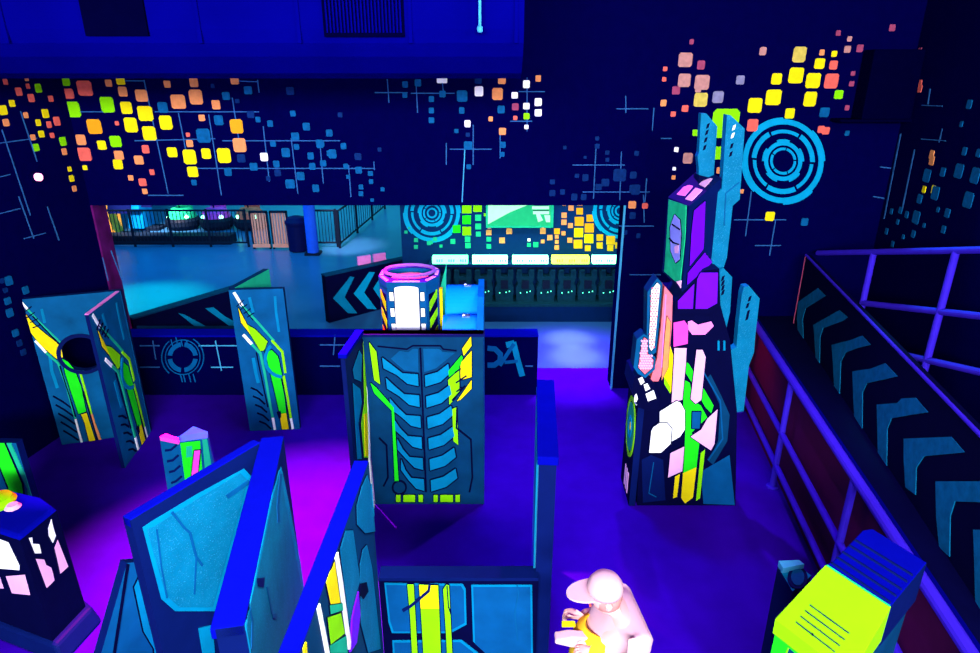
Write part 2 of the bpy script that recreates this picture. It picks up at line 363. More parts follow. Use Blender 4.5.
g = MB(); g.lathe((A.x, dy0 - .08, 3.50), [(.008, 0), (.016, .005), (.016, .03), (.008, .035)], 'cyl', 12); g.build('end_knob', o)

# wall box high at right
A = pb.at(863, 50); B = pb.at(898, 118)
o = thing('wall_speaker', ((A.x + B.x) / 2, BY - .12, B.z), 'dark boxy speaker mounted high on the wall right of the round emblem', 'speaker')
g = MB(); g.box(((A.x + B.x) / 2, BY - .11, (A.z + B.z) / 2), (B.x - A.x, .2, A.z - B.z), 'ductdark'); g.build('housing', o, bevel=.01)
g = MB(); g.box(((A.x + B.x) / 2 - .05, BY - .11, B.z - .012), (.75, .2, .024), 'ductdark'); g.build('bracket_shelf', o)

# ================================================================== HALL BEYOND
g = MB(); g.box((-1, 19.2, 1.6), (22, .2, 3.2), 'hwall'); struct(g, 'wall_hall_far')
g = MB(); g.box((-9.6, 13, 1.6), (.2, 12.5, 3.2), 'hdark'); struct(g, 'wall_hall_left')
g = MB(); g.box((0, 13, 3.4), (22, 12.6, .2), 'ceil'); struct(g, 'ceiling_hall')
# vest room wall
VY = 9.0
vx0 = at_y(402, 250, VY).x
wv = MB(); wv.box(((vx0 + 4.2) / 2, VY + .1, 1.6), (4.2 - vx0, .2, 3.2), 'hdark')
pv = Plane((0, VY, 0), (0, 1, 0)); Pv = Paint(wv, lambda x, y: pv.at(x, y), pv.n)
emblem(Pv, (432, 213), 29, ky=1.02); emblem(Pv, (620, 211), 28, ky=1.02)
for c in ((432, 213), (620, 211)):
    Pv.ring(c, 3.5, 5.2, 'cyb')
for u, v, s, k in [(180,75,46,'lim'),(233,70,42,'lim'),(180,130,42,'gre'),(236,120,30,'grn2'),(180,185,42,'lim'),(130,175,38,'gre'),(236,163,28,'grn2'),(237,200,24,'teal'),(184,225,26,'grn2'),(186,256,26,'grn2'),(112,236,24,'teal'),(288,192,26,'pea'),(288,225,22,'grn2'),(288,260,22,'teal'),(270,105,14,'lim'),(290,165,18,'dim_pea'),(388,186,28,'pea'),(353,231,28,'pea'),(485,228,14,'wht'),(485,253,18,'grn2'),(518,252,24,'grn2'),(553,185,28,'pea'),(553,165,12,'pea'),(587,217,26,'pea'),(552,236,18,'pea'),(622,186,28,'ora'),(621,213,18,'pea'),(621,238,18,'pea'),(621,265,22,'pea'),(657,108,26,'pea'),(656,142,26,'pea'),(657,53,16,'pea'),(691,72,26,'pea'),(688,158,24,'pea'),(654,196,20,'pea'),(685,230,24,'pea'),(733,88,32,'ora'),(734,48,26,'pea'),(731,138,44,'ora'),(728,193,44,'yel'),(725,249,42,'ora'),(784,122,34,'ora'),(780,170,44,'ora'),(778,222,44,'yel'),(773,269,28,'ora'),(832,217,32,'ora'),(831,256,30,'ora'),(885,230,42,'ora'),(883,268,30,'ora'),(922,255,30,'ora'),(786,44,24,'pea'),(25,225,20,'teal'),(5,240,18,'teal'),(589,165,10,'teal')]:
    x, y = 430 + u * .2041, 193.2 + v * .2041; s *= .2041 / 2
    Pv.poly([(x - s, y - s), (x + s, y - s), (x + s, y + s), (x - s, y + s)], k)
for x, y, s in ((406, 232, 3), (416, 240, 4), (416, 247, 4), (429, 243, 4), (441, 246, 3), (409, 228, 2)):
    Pv.poly([(x - s/2, y - s/2), (x + s/2, y - s/2), (x + s/2, y + s/2), (x - s/2, y + s/2)], 'teal')
struct(wv, 'wall_hall_vest')
# screen
ps = Plane((0, VY - .05, 0), (0, 1, 0)); A = ps.at(487, 190); B = ps.at(552, 226.5)
o = thing('wall_screen', ((A.x + B.x) / 2, VY, B.z), 'green lit rectangular screen on the far wall between the round emblems', 'screen')
g = MB(); g.box(((A.x + B.x) / 2, VY - .03, (A.z + B.z) / 2), (B.x - A.x + .03, .06, A.z - B.z + .03), 'teal'); g.build('frame', o)
g = MB(); P = Paint(g, lambda x, y: V(ps.at(x, y)) + V((0, -.011, 0)), ps.n)
P.poly([(488, 190), (551, 190), (551, 225.5), (488, 225.5)], 'scr_g', 1)
P.poly([(488, 190), (530, 190), (530, 204), (510, 212), (488, 224)], 'scr_l', 2)
P.poly([(532, 206), (549, 206), (549, 209), (532, 209)], 'scr_l', 2); P.poly([(533, 211), (549, 211), (549, 214), (540, 214), (543, 220), (538, 222), (536, 214), (533, 214)], 'scr_l', 2)
P.poly([(534, 204.5), (548, 204.5), (548, 205.3), (534, 205.3)], 'iron', 3); P.poly([(533, 210), (549, 210), (549, 210.6), (533, 210.6)], 'iron', 3); P.poly([(544, 215), (550, 215), (550, 222), (546, 222)], 'scr_l', 2)
g.build('display', o)
# light bar segments over the vests
pk = Plane((0, VY - .34, 0), (0, 1, 0))
zt0 = pk.at(500, 264).z
o = thing('vest_rack', (1, VY - .3, zt0), 'long dark rack shelf along the far wall that the play vests hang from', 'rack')
zt = pk.at(500, 264).z; xa, xb = pk.at(428, 260).x, 3.6
g = MB(); g.box(((xa + xb) / 2, VY - .165, zt - .03), (xb - xa, .31, .04), 'hdark'); g.build('shelf', o)
g = MB(); g.tube((xa, VY - .25, zt - .075), (xb, VY - .25, zt - .075), .01, 'iron')
for x in (xa + .05, (xa + xb) / 2, xb - .05): g.tube((x, VY - .25, zt - .075), (x, VY - .25, zt - .04), .008, 'iron')
g.build('hanging_rail', o)
# lit strips
names = ['leftmost', 'second from left', 'middle', 'yellowish fourth', 'rightmost']
for i, (a, b) in enumerate(((10, 185), (207, 380), (405, 580), (600, 780), (800, 950))):
    A = pk.at(430 + a * .2041, 258); B = pk.at(430 + b * .2041, 264)
    o = thing('light_bar', ((A.x + B.x) / 2, VY - .3, zt - .01), '%s glowing %s light bar on the vest rack shelf by the far wall' % (names[i], 'yellow-green' if i == 3 else 'green'), 'light', 'light bars on the vest rack')
    g = MB(); g.box(((A.x + B.x) / 2, VY - .26, (zt - .01 + A.z) / 2 + .006), (B.x - A.x, .12, A.z - zt + .01), ['bar', 'barw', 'barw', 'bary', 'barw'][i]); hb = g.build('lamp_body', o)
    for j in range(3):
        x = A.x + (B.x - A.x) * (j + .6) / 3
        for q in (-.03, 0, .035): g = MB(); g.box((x + q, VY - .322, (zt + A.z) / 2), (.014, .006, .035), 'iron'); g.build('marker', o)
# vests
def make_vest(x):
    zt2 = zt - .1
    o = thing('play_vest', (x, VY - .25, zt2), '', 'vest')
    g = MB(); out = [(-.12, 0), (-.05, 0), (-.045, -.09), (.045, -.09), (.05, 0), (.12, 0), (.125, -.12), (.10, -.18), (.13, -.25), (.12, -.46), (-.12, -.46), (-.13, -.25), (-.10, -.18), (-.125, -.12)]
    for s in (-.06, .05): g.prism([(x + a, VY - .25 + s, zt2 + b) for a, b in out], (0, -1, 0), .03, 'vest')
    for s in (-1, 1): g.box((x + s * .085, VY - .26, zt2 + .005), (.06, .15, .02), 'vest')
    g.build('vest_shell', o)
    g = MB(); g.box((x, VY - .32, zt2 - .2), (.10, .03, .12), 'iron'); c = g.build('chest_sensor', o)
    for q in range(3): g = MB(); g.box((x + random.uniform(-.08, .08), VY - .328, zt2 - .28 - random.random() * .1), (.012, .012, .012), 'led'); g.build('indicator_light', o)
    return o
def dup(root, loc, label=None):
    r = root.copy(); COL.objects.link(r); r.location = loc
    if label: r['label'] = label
    for ch in list(root.children):
        c = ch.copy(); COL.objects.link(c); c.parent = r
        for gc in ch.children:
            q = gc.copy(); COL.objects.link(q); q.parent = c
    return r
zb0 = zt - .1 - .46
o = thing('storage_bench', (1, VY - .22, 0), 'dark low bench along the far wall beneath the hanging play vests', 'bench')
g = MB(); g.box(((xa + xb) / 2, VY - .21, zb0 - .02), (xb - xa, .4, .04), 'vest'); g.build('seat', o)
g = MB(); g.box(((xa + xb) / 2, VY - .18, (zb0 - .04) / 2), (xb - xa - .06, .34, zb0 - .04), 'hdark'); g.build('base', o)
v0 = None
ords = ['first', 'second', 'third', 'fourth', 'fifth', 'sixth', 'seventh', 'eighth', 'ninth', 'tenth', 'eleventh', 'twelfth']
vx = xa + .18; n = 0
while vx < JX + .75:
    lab = 'dark play vest with green lights hanging under the light bars'
    if v0 is None:
        v0 = make_vest(vx); v0['label'] = lab; v0['group'] = 'vests hanging under the light bars'
    else: dup(v0, V((vx * K, v0.location.y, v0.location.z)))
    vx += .29; n += 1

# fences
def fence(name, label, a, b, h, n, nposts):
    a = V((a[0], a[1], 0)); b = V((b[0], b[1], 0))
    o = thing(name, (a + b) / 2, label, 'fence', None)
    g = MB()
    g.tube(a + V((0, 0, h)), b + V((0, 0, h)), .02, 'iron', 8); g.tube(a + V((0, 0, .09)), b + V((0, 0, .09)), .018, 'iron', 8)
    for i in range(n):
        p = a.lerp(b, (i + .5) / n); g.tube(p + V((0, 0, .09)), p + V((0, 0, h)), .008, 'iron', 6)
    g.build('baluster_panel', o)
    for i in range(nposts):
        p = a.lerp(b, i / (nposts - 1)); g = MB(); g.tube(p, p + V((0, 0, h + .03)), .025, 'iron', 8); g.build('post', o)
    return o
FY = 12.9
def gx(px, Y, z=0):            # ground position under a sight line at depth Y
    py = 326.5 - F * math.tan(PITCH - math.atan2(H - z, Y)) ; return at_y(px, py, Y).x
fx0, fx1 = gx(60, FY), gx(250, FY)
fence('fence', 'long low black fence across the hall left of the pink gates', (fx0, FY), (fx1 - .02, FY), .74, 52, 6)
fence('fence', 'short black fence between the blue column and the dark receding fence', (gx(313, FY), FY), (gx(338, FY), FY), .74, 8, 2)
fence('fence', 'dark fence running back from the hall corner right of the column', (gx(340, FY - .1), FY - .1), (gx(385, 16.8), 16.8), .74, 22, 4)
g = MB(); g.box(((fx0 + fx1) / 2 - .2, FY + .35, .09), (fx1 - fx0 - .5, .35, .18), 'iron'); tag(g.build('kerb'), 'low black kerb running behind the long black fence', 'kerb')
for i, (a, b) in enumerate(((252, 269.5), (272, 289))):
    x0, x1 = gx(a, FY - .15, .3), gx(b, FY - .15, .3)
    o = thing('slatted_gate', ((x0 + x1) / 2, FY - .15, 0), '%s pink slatted gate of the pair left of the blue column' % ('left' if i == 0 else 'right'), 'gate', 'pink gates')
    g = MB()
    for j in range(6): g.box((x0 + (x1 - x0) * (j + .5) / 6, FY - .15, .42), (.036, .03, .62), 'gate')
    g.build('slat_panel', o)
    g = MB(); g.box(((x0 + x1) / 2, FY - .16, .07), (x1 - x0, .05, .07), 'gate'); g.build('bottom_rail', o)
    g = MB(); g.box(((x0 + x1) / 2, FY - .15, .745), (x1 - x0, .05, .04), 'iron')
    for x in (x0 + .01, x1 - .01): g.box((x, FY - .15, .38), (.03, .05, .76), 'iron')
    g.build('frame', o)
x = gx(299, 12.7, .3)
o = thing('trash_bin', (x, 12.6, 0), 'dark navy round bin beside the blue column by the gates', 'bin')
g = MB(); g.lathe((x, 12.6, 0), [(.15, 0), (.19, .02), (.20, .5), (.21, .55)], 'bin'); g.build('bin_body', o, smooth=False)
g = MB(); g.lathe((x, 12.6, .55), [(.22, 0), (.22, .04), (.16, .12), (.05, .15)], 'bin'); g.build('lid', o)
x = gx(312, 12.35, .3)
o = thing('round_column', (x, 12.35, 0), 'tall blue column standing in the hall right of the pink gates', 'column')
g = MB(); g.tube((x, 12.35, .04), (x, 12.35, 3.28), .11, 'colb', 20); g.build('shaft', o)
g = MB(); g.box((x, 12.35, .02), (.28, .28, .04), 'iron'); g.build('base_plate', o)
# arcade beyond the fence
def cabinet(px0, px1, Y, k, label, h=.95):
    x0, x1 = gx(px0, Y, .4), gx(px1, Y, .4); xm = (x0 + x1) / 2; w = x1 - x0
    o = thing('arcade_cabinet', (xm, Y + .25, 0), label, 'cabinet')
    g = MB(); g.prism([(x0, Y, .06), (x0, Y + .06, .42), (x0, Y - .06, .5), (x0, Y + .06, h), (x0, Y + .5, h), (x0, Y + .5, .06)], (-1, 0, 0), -w, k); g.build('cabinet_body', o)
    g = MB(); g.box((xm, Y + .25, .03), (w - .04, .45, .06), 'iron'); g.build('plinth', o)
    g = MB(); g.prism([(x0 + .05, Y - .042, .54), (x1 - .05, Y - .042, .54), (x1 - .05, Y + .045, h - .08), (x0 + .05, Y + .045, h - .08)], (0, -1, .25), .015, 'bin'); g.build('screen_panel', o)
cabinet(108, 136, 13.6, 'orange_cab', 'orange arcade cabinet behind the fence at the opening\'s left edge', 1.0)
cabinet(141, 156, 14.3, 'blue_cab', 'blue arcade cabinet behind the fence right of the orange one', .9)
def bumper(px, Y, k, label):
    x = gx(px, Y, .3)
    o = thing('bumper_car', (x, Y, 0), label, 'bumper car', 'bumper cars behind the fence')
    g = MB(); g.lathe((x, Y, 0), [(.24, 0), (.32, .03), (.37, .10), (.37, .20), (.32, .26), (.2, .27)], 'iron'); g.build('bumper_ring', o, smooth=False)
    g = MB(); g.lathe((x, Y, .26), [(.31, 0), (.28, .12), (.2, .2), (.1, .22)], k); g.build('shell', o)
    g = MB(); g.box((x, Y + .2, .55), (.34, .1, .4), k); g.build('seat_back', o, bevel=.03)
    g = MB(); g.tube((x, Y - .05, .46), (x, Y - .12, .62), .015, 'iron'); g.lathe((x, Y - .12, .62), [(.1, 0), (.12, .015), (.1, .03)], 'iron'); g.build('steering_wheel', o)
    for s in (-1, 1):
        g = MB(); g.lathe((x + s * .2, Y - .22, .27), [(.03, 0), (.05, .03), (.02, .07)], 'barw', 10); g.build('head_lamp', o)
bumper(182, 14.6, 'teal', 'teal bumper car behind the fence, leftmost of three')
bumper(216, 14.6, 'mag', 'magenta bumper car behind the fence left of the pink gates')
bumper(250, 14.6, 'sal', 'salmon bumper car behind the fence above the left pink gate')

# ================================================================== LOW WALL + LOW BARRIERS
LW = 6.40
xl, xr = -3.93, at_y(538, 350, LW).x
plw = Plane((0, LW, 0), (0, 1, 0))
g = MB(); g.box(((xl + xr) / 2, LW + .08, .345), (xr - xl, .16, .69), 'wall')
P = zpaint(g, plw, zm(120, 255, .222))
for i in range(4): P.ring((283, 460), 48, 68, 'soft', 8 + i * 90, 82 + i * 90)
P.ring((283, 460), 76, 80, 'soft', 0, 360); P.ring((283, 460), 92, 97, 'soft', -60, 45); P.ring((283, 460), 92, 97, 'soft', 130, 230)
for a, b in ((250, 365), (230, 380), (275, 380), (300, 385)): P.stroke([(a, b), (a + 8, b + 30)], 5, 'soft')
for a in (272, 285, 310, 330): P.stroke([(a, 535), (a + 10, 572)], 5, 'soft')
for q in ((90, 408, 180, 408), (355, 408, 535, 408), (90, 505, 180, 505), (410, 505, 510, 505), (148, 385, 162, 470), (430, 385, 458, 520)): P.stroke([q[:2], q[2:]], 5, 'cyl' if q[0] > 340 else 'dash')
P = zpaint(g, plw, zm(320, 200, .3367))
for q in ((0, 430, 75, 430), (0, 493, 60, 493), (45, 400, 40, 460), (610, 493, 632, 493)): P.stroke([q[:2], q[2:]], 3.5, 'dash')
P.stroke([(500, 440), (520, 442), (536, 458), (534, 478), (518, 490), (500, 490)], 15, 'soft'); P.stroke([(556, 430), (575, 425), (586, 470), (600, 520)], 17, 'cy'); P.stroke([(575, 428), (553, 462), (535, 490)], 11, 'soft'); P.stroke([(548, 482), (588, 478)], 9, 'soft')
o = thing('low_wall', ((xl + xr) / 2, LW + .08, 0), 'long knee-high black wall across the opening, painted with a blue ring and letters', 'wall')
g.build('wall_body', o)
g = MB(); g.box(((xl + xr) / 2, LW + .08, .70), (xr - xl, .19, .02), 'cap'); g.build('top_cap', o)

def barrier(name, label, a, b, h, k, marks, cap='pan2', th=.1, group=None):
    pl = upright(a, b); a, b = V((*a, 0)), V((*b, 0)); up = V((0, 0, h))
    o = thing(name, (a + b) / 2, label, 'barrier', group)
    g = MB(); g.prism([a, b, b + up, a + up], pl.n, th, k, 'blk'); ax_ = (b - a).normalized(); g.clips = [(a, ax_), (b, -ax_), (V((0, 0, 0)), V((0, 0, 1))), (up, V((0, 0, -1)))]; marks(g, pl); g.build('panel', o)
    g = MB(); c = pl.n * .01
    g.prism([a + up + c, b + up + c, b + up - pl.n * (th + .01), a + up - pl.n * (th + .01)], (0, 0, 1), -.02, cap); g.build('top_cap', o)
    return o
a = at_z(132, 319, .69); b = at_z(238, 285, .69)
def mk(g, pl):
    P = zpaint(g, pl, zm(120, 255, .222))
    for q in ([(262, 262), (290, 268), (385, 320), (335, 320)], [(383, 240), (420, 235), (470, 275), (515, 300), (515, 318), (490, 318)]): P.poly(q, 'cy')
    P.stroke([(75, 325), (515, 325)], 12, 'pan2', 2)  # highlight along the ledge, put in as a paint stroke
barrier('low_barrier', 'low black barrier with blue slanted bars behind the ring-painted low wall', (a.x, a.y), (b.x + .3, b.y + .3), .68, 'blk', mk)
a = at_z(325, 276, .69); b = at_z(385, 263, .69)
def mk(g, pl):
    P = zpaint(g, pl, zm(310, 250, .2297))
    for q in ([(175, 115), (192, 118), (150, 205), (205, 275), (165, 275), (100, 210)], [(258, 95), (282, 97), (235, 185), (290, 258), (250, 255), (190, 190)], [(318, 100), (335, 98), (310, 165), (345, 235), (320, 235), (275, 168)]): P.poly(q, 'cyb' if q[0][0] > 200 else 'cy')
d = (b - a).normalized()
barrier('low_barrier', 'low black barrier with left-pointing blue chevrons behind the hazard-striped column', (a.x, a.y), (a.x + d.x * 1.6, a.y + d.y * 1.6), .68, 'blk', mk)
for i, (p, q) in enumerate((((358, 263), (371, 261)), ((374, 260.5), (386, 258.5)))):
    A = at_z(p[0], p[1], .70); B = at_z(q[0], q[1], .70)
    o = thing('pink_board', ((A.x + B.x) / 2, A.y, 0), '%s of two small pink boards standing behind the chevron barrier' % ('left' if i == 0 else 'right'), 'board', 'pink boards')
    pl = upright((A.x, A.y), (B.x, B.y)); g = MB()
    g.prism([(A.x, A.y, .40), (B.x, B.y, .40), (B.x, B.y, .79), (A.x, A.y, .79)], pl.n, .04, 'pink'); g.build('board_face', o)
    g = MB(); m = (A + B) / 2 - pl.n * .02; g.box((m.x, m.y, .2), (.05, .05, .4), 'iron'); g.box((m.x, m.y, .01), (.12, .16, .02), 'iron'); g.build('stand', o)

# ================================================================== V BARRIERS WITH STRIPE ARTWORK
def uv3map(TL, TR, BR, BL):
    def f(u, v):
        t = (v - 115) / 493; s = (u - 35 - 65 * t) / 170
        return TL.lerp(TR, s).lerp(BL.lerp(BR, s), t)
    return f
def stripes(P, ring=True):
    P.stroke([(52, 122), (78, 168)], 9, 'wht'); P.stroke([(78, 168), (120, 215), (178, 286)], 7, 'teal')
    P.stroke([(70, 158), (112, 215)], 3, 'blk', 4)
    for i in range(4): P.stroke([(60 + i * 11, 168 + i * 12), (82 + i * 11, 148 + i * 14)], 3, 'blk', 6)
    P.lined([(65, 172), (76, 195), (92, 228), (110, 250), (103, 262), (74, 222)], 'yel', 5)
    P.lined([(92, 228), (118, 245), (158, 288), (147, 318), (135, 320), (103, 262)], 'lim' if ring else 'yel', 5)
    P.stroke([(80, 262), (108, 296)], 9, 'wht', 4); P.stroke([(108, 296), (135, 327), (150, 400), (166, 500), (177, 560)], 8, 'teal', 4); P.stroke([(177, 560), (185, 606)], 8, 'wht', 4)
    P.stroke([(122, 325), (142, 430), (160, 520)], 4, 'blk', 4)
    P.lined([(150, 322), (172, 318), (192, 340), (205, 400), (214, 470), (222, 545), (200, 548), (186, 480), (166, 390)], 'gre', 6)
    P.lined([(200, 548), (222, 545), (232, 606), (209, 606)], 'yel', 6)
    P.poly([(190, 540), (204, 535), (206, 560), (198, 565)], 'blk', 5)
    if ring:
        P.stroke([(172, 285), (206, 325), (217, 398)], 8, 'lim', 4); P.ring((212, 348), 56, 66, 'cy', 95, 225, 6, 1.05)
    P.stroke([(212, 410), (228, 500), (238, 565)], 8, 'lim' if ring else 'gre', 4); P.stroke([(238, 565), (246, 606)], 8, 'pea' if not ring else 'wht', 4)
    P.stroke([(203, 410), (240, 606)], 4, 'blk', 4)
    for i in range(5): P.stroke([(104 + i * 7, 448 + i * 31), (124 + i * 7, 458 + i * 31), (143 + i * 7, 478 + i * 31)], 5, 'blk', 4)
    P.stroke([(180, 140), (184, 190), (194, 255)], 8, 'cy', 2); P.stroke([(112, 345), (120, 395), (128, 430)], 11, 'cy', 2); P.stroke([(100, 140), (112, 190)], 9, 'cy', 2)
def wing(parent, a, b, h, art=None, hole=None, th=.06, front='pan', side='navy', topk=None, name='wing'):
    pl = upright(a, b); a, b = V((*a, 0)), V((*b, 0)); up = V((0, 0, h)); g = MB(); hl = []
    if hole:
        c, r = hole; ax = (b - a).normalized(); hl = [[c + ax * r * math.cos(t) + V((0, 0, 1)) * r * math.sin(t) for t in [-2 * math.pi * i / 28 for i in range(28)]]]
    g.prism([a, b, b + up, a + up], pl.n, th, front, side, holes=hl)
    if topk:
        g.prism([a + up, b + up, b + up - pl.n * th, a + up - pl.n * th], (0, 0, 1), -.008, topk)
    ax_ = (b - a).normalized(); g.clips = [(a, ax_), (b, -ax_), (V((0, 0, 0)), V((0, 0, 1))), (up, V((0, 0, -1)))]
    if art:
        P = Paint(g, uv3map(a + up, b + up, b, a), pl.n); art(P)
        if hole:
            ax = (b - a).normalized()
            Q = Paint(g, lambda x, y: hole[0] + ax * x + V((0, 0, 1)) * y, pl.n); Q.ring((0, 0), hole[1], hole[1] + .035, 'navy', 0, 360, 5)
    return g.build(name, parent), pl
PH = 1.46
def gxy(px, py, z=0): p = at_z(px, py, z); return (p.x, p.y)
# pair at left
a1 = gxy(62, 445); hinge = gxy(151, 432); a2 = gxy(125, 468)
o = thing('v_barrier', (hinge[0], hinge[1], 0), 'tall blue V-shaped barrier with a round hole and lime stripes at left', 'barrier', None)
plv = upright(a1, hinge)
def stripes_hole(P):
    P.stroke([(24, 66), (50, 95)], 9, 'wht'); P.stroke([(50, 95), (100, 150), (190, 236)], 7, 'teal')
    for i in range(4): P.stroke([(36 + i * 12, 108 + i * 20), (66 + i * 12, 84 + i * 24)], 4, 'blk', 6)
    P.stroke([(70, 122), (184, 243)], 5, 'blk', 4)
    P.lined([(44, 116), (76, 155), (120, 192), (182, 240), (190, 285), (166, 292), (100, 236), (62, 186)], 'yel', 6)
    P.stroke([(80, 220), (125, 268)], 9, 'wht', 4); P.stroke([(125, 268), (172, 310), (205, 400), (240, 530)], 8, 'teal', 4); P.stroke([(240, 530), (266, 626)], 8, 'wht', 4)
    P.stroke([(178, 320), (214, 430), (240, 520)], 5, 'blk', 5)
    P.lined([(188, 292), (208, 302), (236, 334), (262, 400), (282, 500), (252, 510), (225, 430), (200, 350)], 'gre', 7)
    P.lined([(262, 512), (284, 506), (322, 626), (296, 626), (276, 545)], 'yel', 7)
    P.stroke([(258, 342), (282, 430), (302, 510)], 9, 'lim', 4); P.stroke([(302, 510), (342, 626)], 10, 'pea', 4); P.stroke([(272, 420), (330, 626)], 6, 'blk', 5)
    for i in range(5): P.stroke([(152 + i * 10, 440 + i * 34), (190 + i * 8, 462 + i * 33), (228 + i * 6, 490 + i * 31)], 6, 'blk', 4)
    P.stroke([(106, 95), (118, 150)], 11, 'cy', 2); P.stroke([(138, 275), (146, 340), (168, 405)], 13, 'cy', 2)
z1 = zm(15, 285, .2525)
wing(o, a1, hinge, PH, lambda P: stripes_hole(Paint(P.mb, lambda u, v: plv.at(*z1(u, v)), plv.n)), hole=(plv.at(82, 354), .165))
w, _ = wing(o, a2, (hinge[0] + .005, hinge[1] - .03), PH, lambda P: stripes(P, True), topk='pink', th=.03)  # pink top edge: magenta light put into its colour
# V barrier in the middle
a = gxy(250, 431); b = gxy(300, 429)
o = thing('v_barrier', (*a, 0), 'tall narrow blue V-shaped barrier with lime stripes before the low wall', 'barrier', None)
wing(o, a, b, PH, lambda P: stripes(P, True))
t = at_z(269, 269, PH)
wing(o, (a[0] + .03, a[1] + .07), (t.x, t.y), PH, None, front='teal', name='back_wing')
# far-left fragment
h = .9; b = gxy(16, 443, h); a = (b[0] - .55, b[1] + .02)
o = thing('stripe_barrier', (b[0], b[1], 0), 'waist-high blue barrier with a green stripe at the left edge behind the lantern pod', 'barrier')
def art(P):
    P.lined([(150, 115), (180, 115), (215, 300), (225, 600), (190, 600), (185, 320)], 'gre', 8); P.stroke([(190, 115), (232, 320), (245, 606)], 9, 'teal', 4); P.stroke([(110, 115), (160, 340), (170, 606)], 9, 'cy', 4)
wing(o, a, b, h, art)

# ================================================================== CENTRE POD
bl = at_z(379, 504, 0); br = at_z(484, 504, 0); cy_ = (bl.y + br.y) / 2
x0, x1 = at_y(362, 335, cy_).x, br.x; BHT = at_y(430, 334, cy_).z
o = thing('command_pod', ((x0 + x1) / 2, cy_ + .4, 0), 'big blue pod in the centre with ribbed chevron front and lime accents', 'obstacle')
pf = Plane((0, cy_, 0), (0, 1, 0))
g = MB(); g.prism([(x0, cy_, 0), (x1, cy_, 0), (x1, cy_, BHT), (x0, cy_, BHT)], pf.n, .08, 'pan2', 'navy')
P = zpaint(g, pf, zm(340, 320, .291))
P.stroke([(130, 90), (230, 100), (250, 88), (290, 88), (345, 88), (355, 100), (400, 105)], 5, 'blk'); P.stroke([(276, 95), (296, 590)], 6, 'blk', 5)
for i in range(6):
    y = i * 72; dxl = i * 8
    P.lined([(145 + i * 13, 128 + y * .97), (180 + i * 9, 155 + y), (215 + i * 6, 182 + y), (268 + i * 4, 186 + y), (270 + i * 4, 226 + y), (232 + i * 6, 218 + y), (195 + i * 8, 188 + y), (150 + i * 12, 165 + y * .97)], 'cy', 9)
    P.lined([(292 + i * 4, 190 + y), (335 + i * 4, 178 + y), (372 + i * 5, 150 + y), (378 + i * 5, 182 + y), (345 + i * 4, 212 + y), (294 + i * 4, 228 + y)], 'cy', 9)
P.poly([(175, 132), (205, 105), (235, 110), (250, 98), (268, 98), (270, 178), (222, 172), (195, 150)], 'pan', 3)
P.poly([(286, 98), (340, 98), (352, 108), (395, 112), (330, 165), (290, 178)], 'pan', 3)
# right lime accents
P.lined([(450, 55), (452, 88), (425, 122), (420, 98)], 'yel', 6)
P.lined([(418, 120), (422, 128), (412, 165), (375, 195), (372, 175)], 'gre', 6)
P.lined([(412, 150), (452, 105), (452, 195), (415, 205)], 'yel', 6); P.lined([(372, 205), (410, 170), (412, 240), (395, 268), (376, 290)], 'lim', 6)
P.lined([(452, 205), (452, 235), (415, 272), (402, 278)], 'yel', 5)
P.stroke([(412, 155), (412, 245)], 4, 'blk', 5)
for a in ((395, 180, 415, 165), (398, 215, 435, 190), (400, 245, 420, 230), (385, 275, 430, 225)): P.stroke([a[:2], a[2:]], 5, 'blk', 6)
P.lined([(386, 305), (402, 298), (406, 428), (390, 415)], 'lim', 5)
P.stroke([(402, 300), (400, 370), (450, 410), (455, 540), (445, 590)], 6, 'blk', 3)
# left accents
P.lined([(100, 75), (125, 108), (138, 220), (118, 205)], 'lim', 6); P.lined([(105, 215), (125, 232), (185, 300), (202, 552), (188, 552), (178, 310), (118, 250)], 'gre', 6)
P.stroke([(135, 405), (160, 430), (165, 540), (150, 570)], 6, 'blk', 3); P.ring((204, 575), 20, 26, 'blk', 0, 360)
for a, b in ((193, 208), (218, 258), (270, 285), (322, 336), (345, 388), (397, 412)): P.lined([(a, 600), (b, 600), (b, 624), (a, 624)], 'lim', 6)
g.build('front_panel', o)
g = MB(); g.prism([(x0 - .02, cy_ - .012, BHT), (x1 + .01, cy_ - .012, BHT), (x1 + .01, cy_ + .08, BHT), (x0 - .02, cy_ + .08, BHT)], (0, 0, 1), .02, 'navy'); g.build('top_cap', o)
# near left wing
near = at_z(345, 359, BHT); pw = upright((x0, cy_), (near.x, near.y))
A0, B0 = V((x0 + .0, cy_ - .005, 0)), V((near.x, near.y, 0)); up = V((0, 0, BHT))
g = MB(); g.prism([A0, B0, B0 + up, A0 + up], pw.n, .03, 'navy', 'navy')
P = zpaint(g, pw, zm(331.5, 325, .298))
P.lined([(70, 150), (92, 85), (100, 100), (98, 190), (75, 180)], 'cy', 5); P.lined([(70, 195), (95, 215), (100, 260), (88, 330), (100, 450), (85, 450)], 'cy', 5)
P.lined([(104, 50), (113, 50), (112, 120), (120, 250), (120, 300), (122, 445), (108, 445), (98, 330), (108, 260)], 'lim', 5); P.stroke([(112, 60), (120, 250), (126, 450), (143, 625)], 5, 'wht', 4)
P.poly([(106, 300), (116, 295), (120, 440), (110, 440)], 'yel', 5)
g.build('side_wing', o)
g = MB(); n_ = pw.n * .012; up2 = V((0, 0, BHT + .004))
g.prism([A0 + up2 + n_, B0 + up2 + n_, B0 + up2 - pw.n * .045, A0 + up2 - pw.n * .045], (0, 0, 1), -.03, 'cap'); g.build('wing_cap', o)
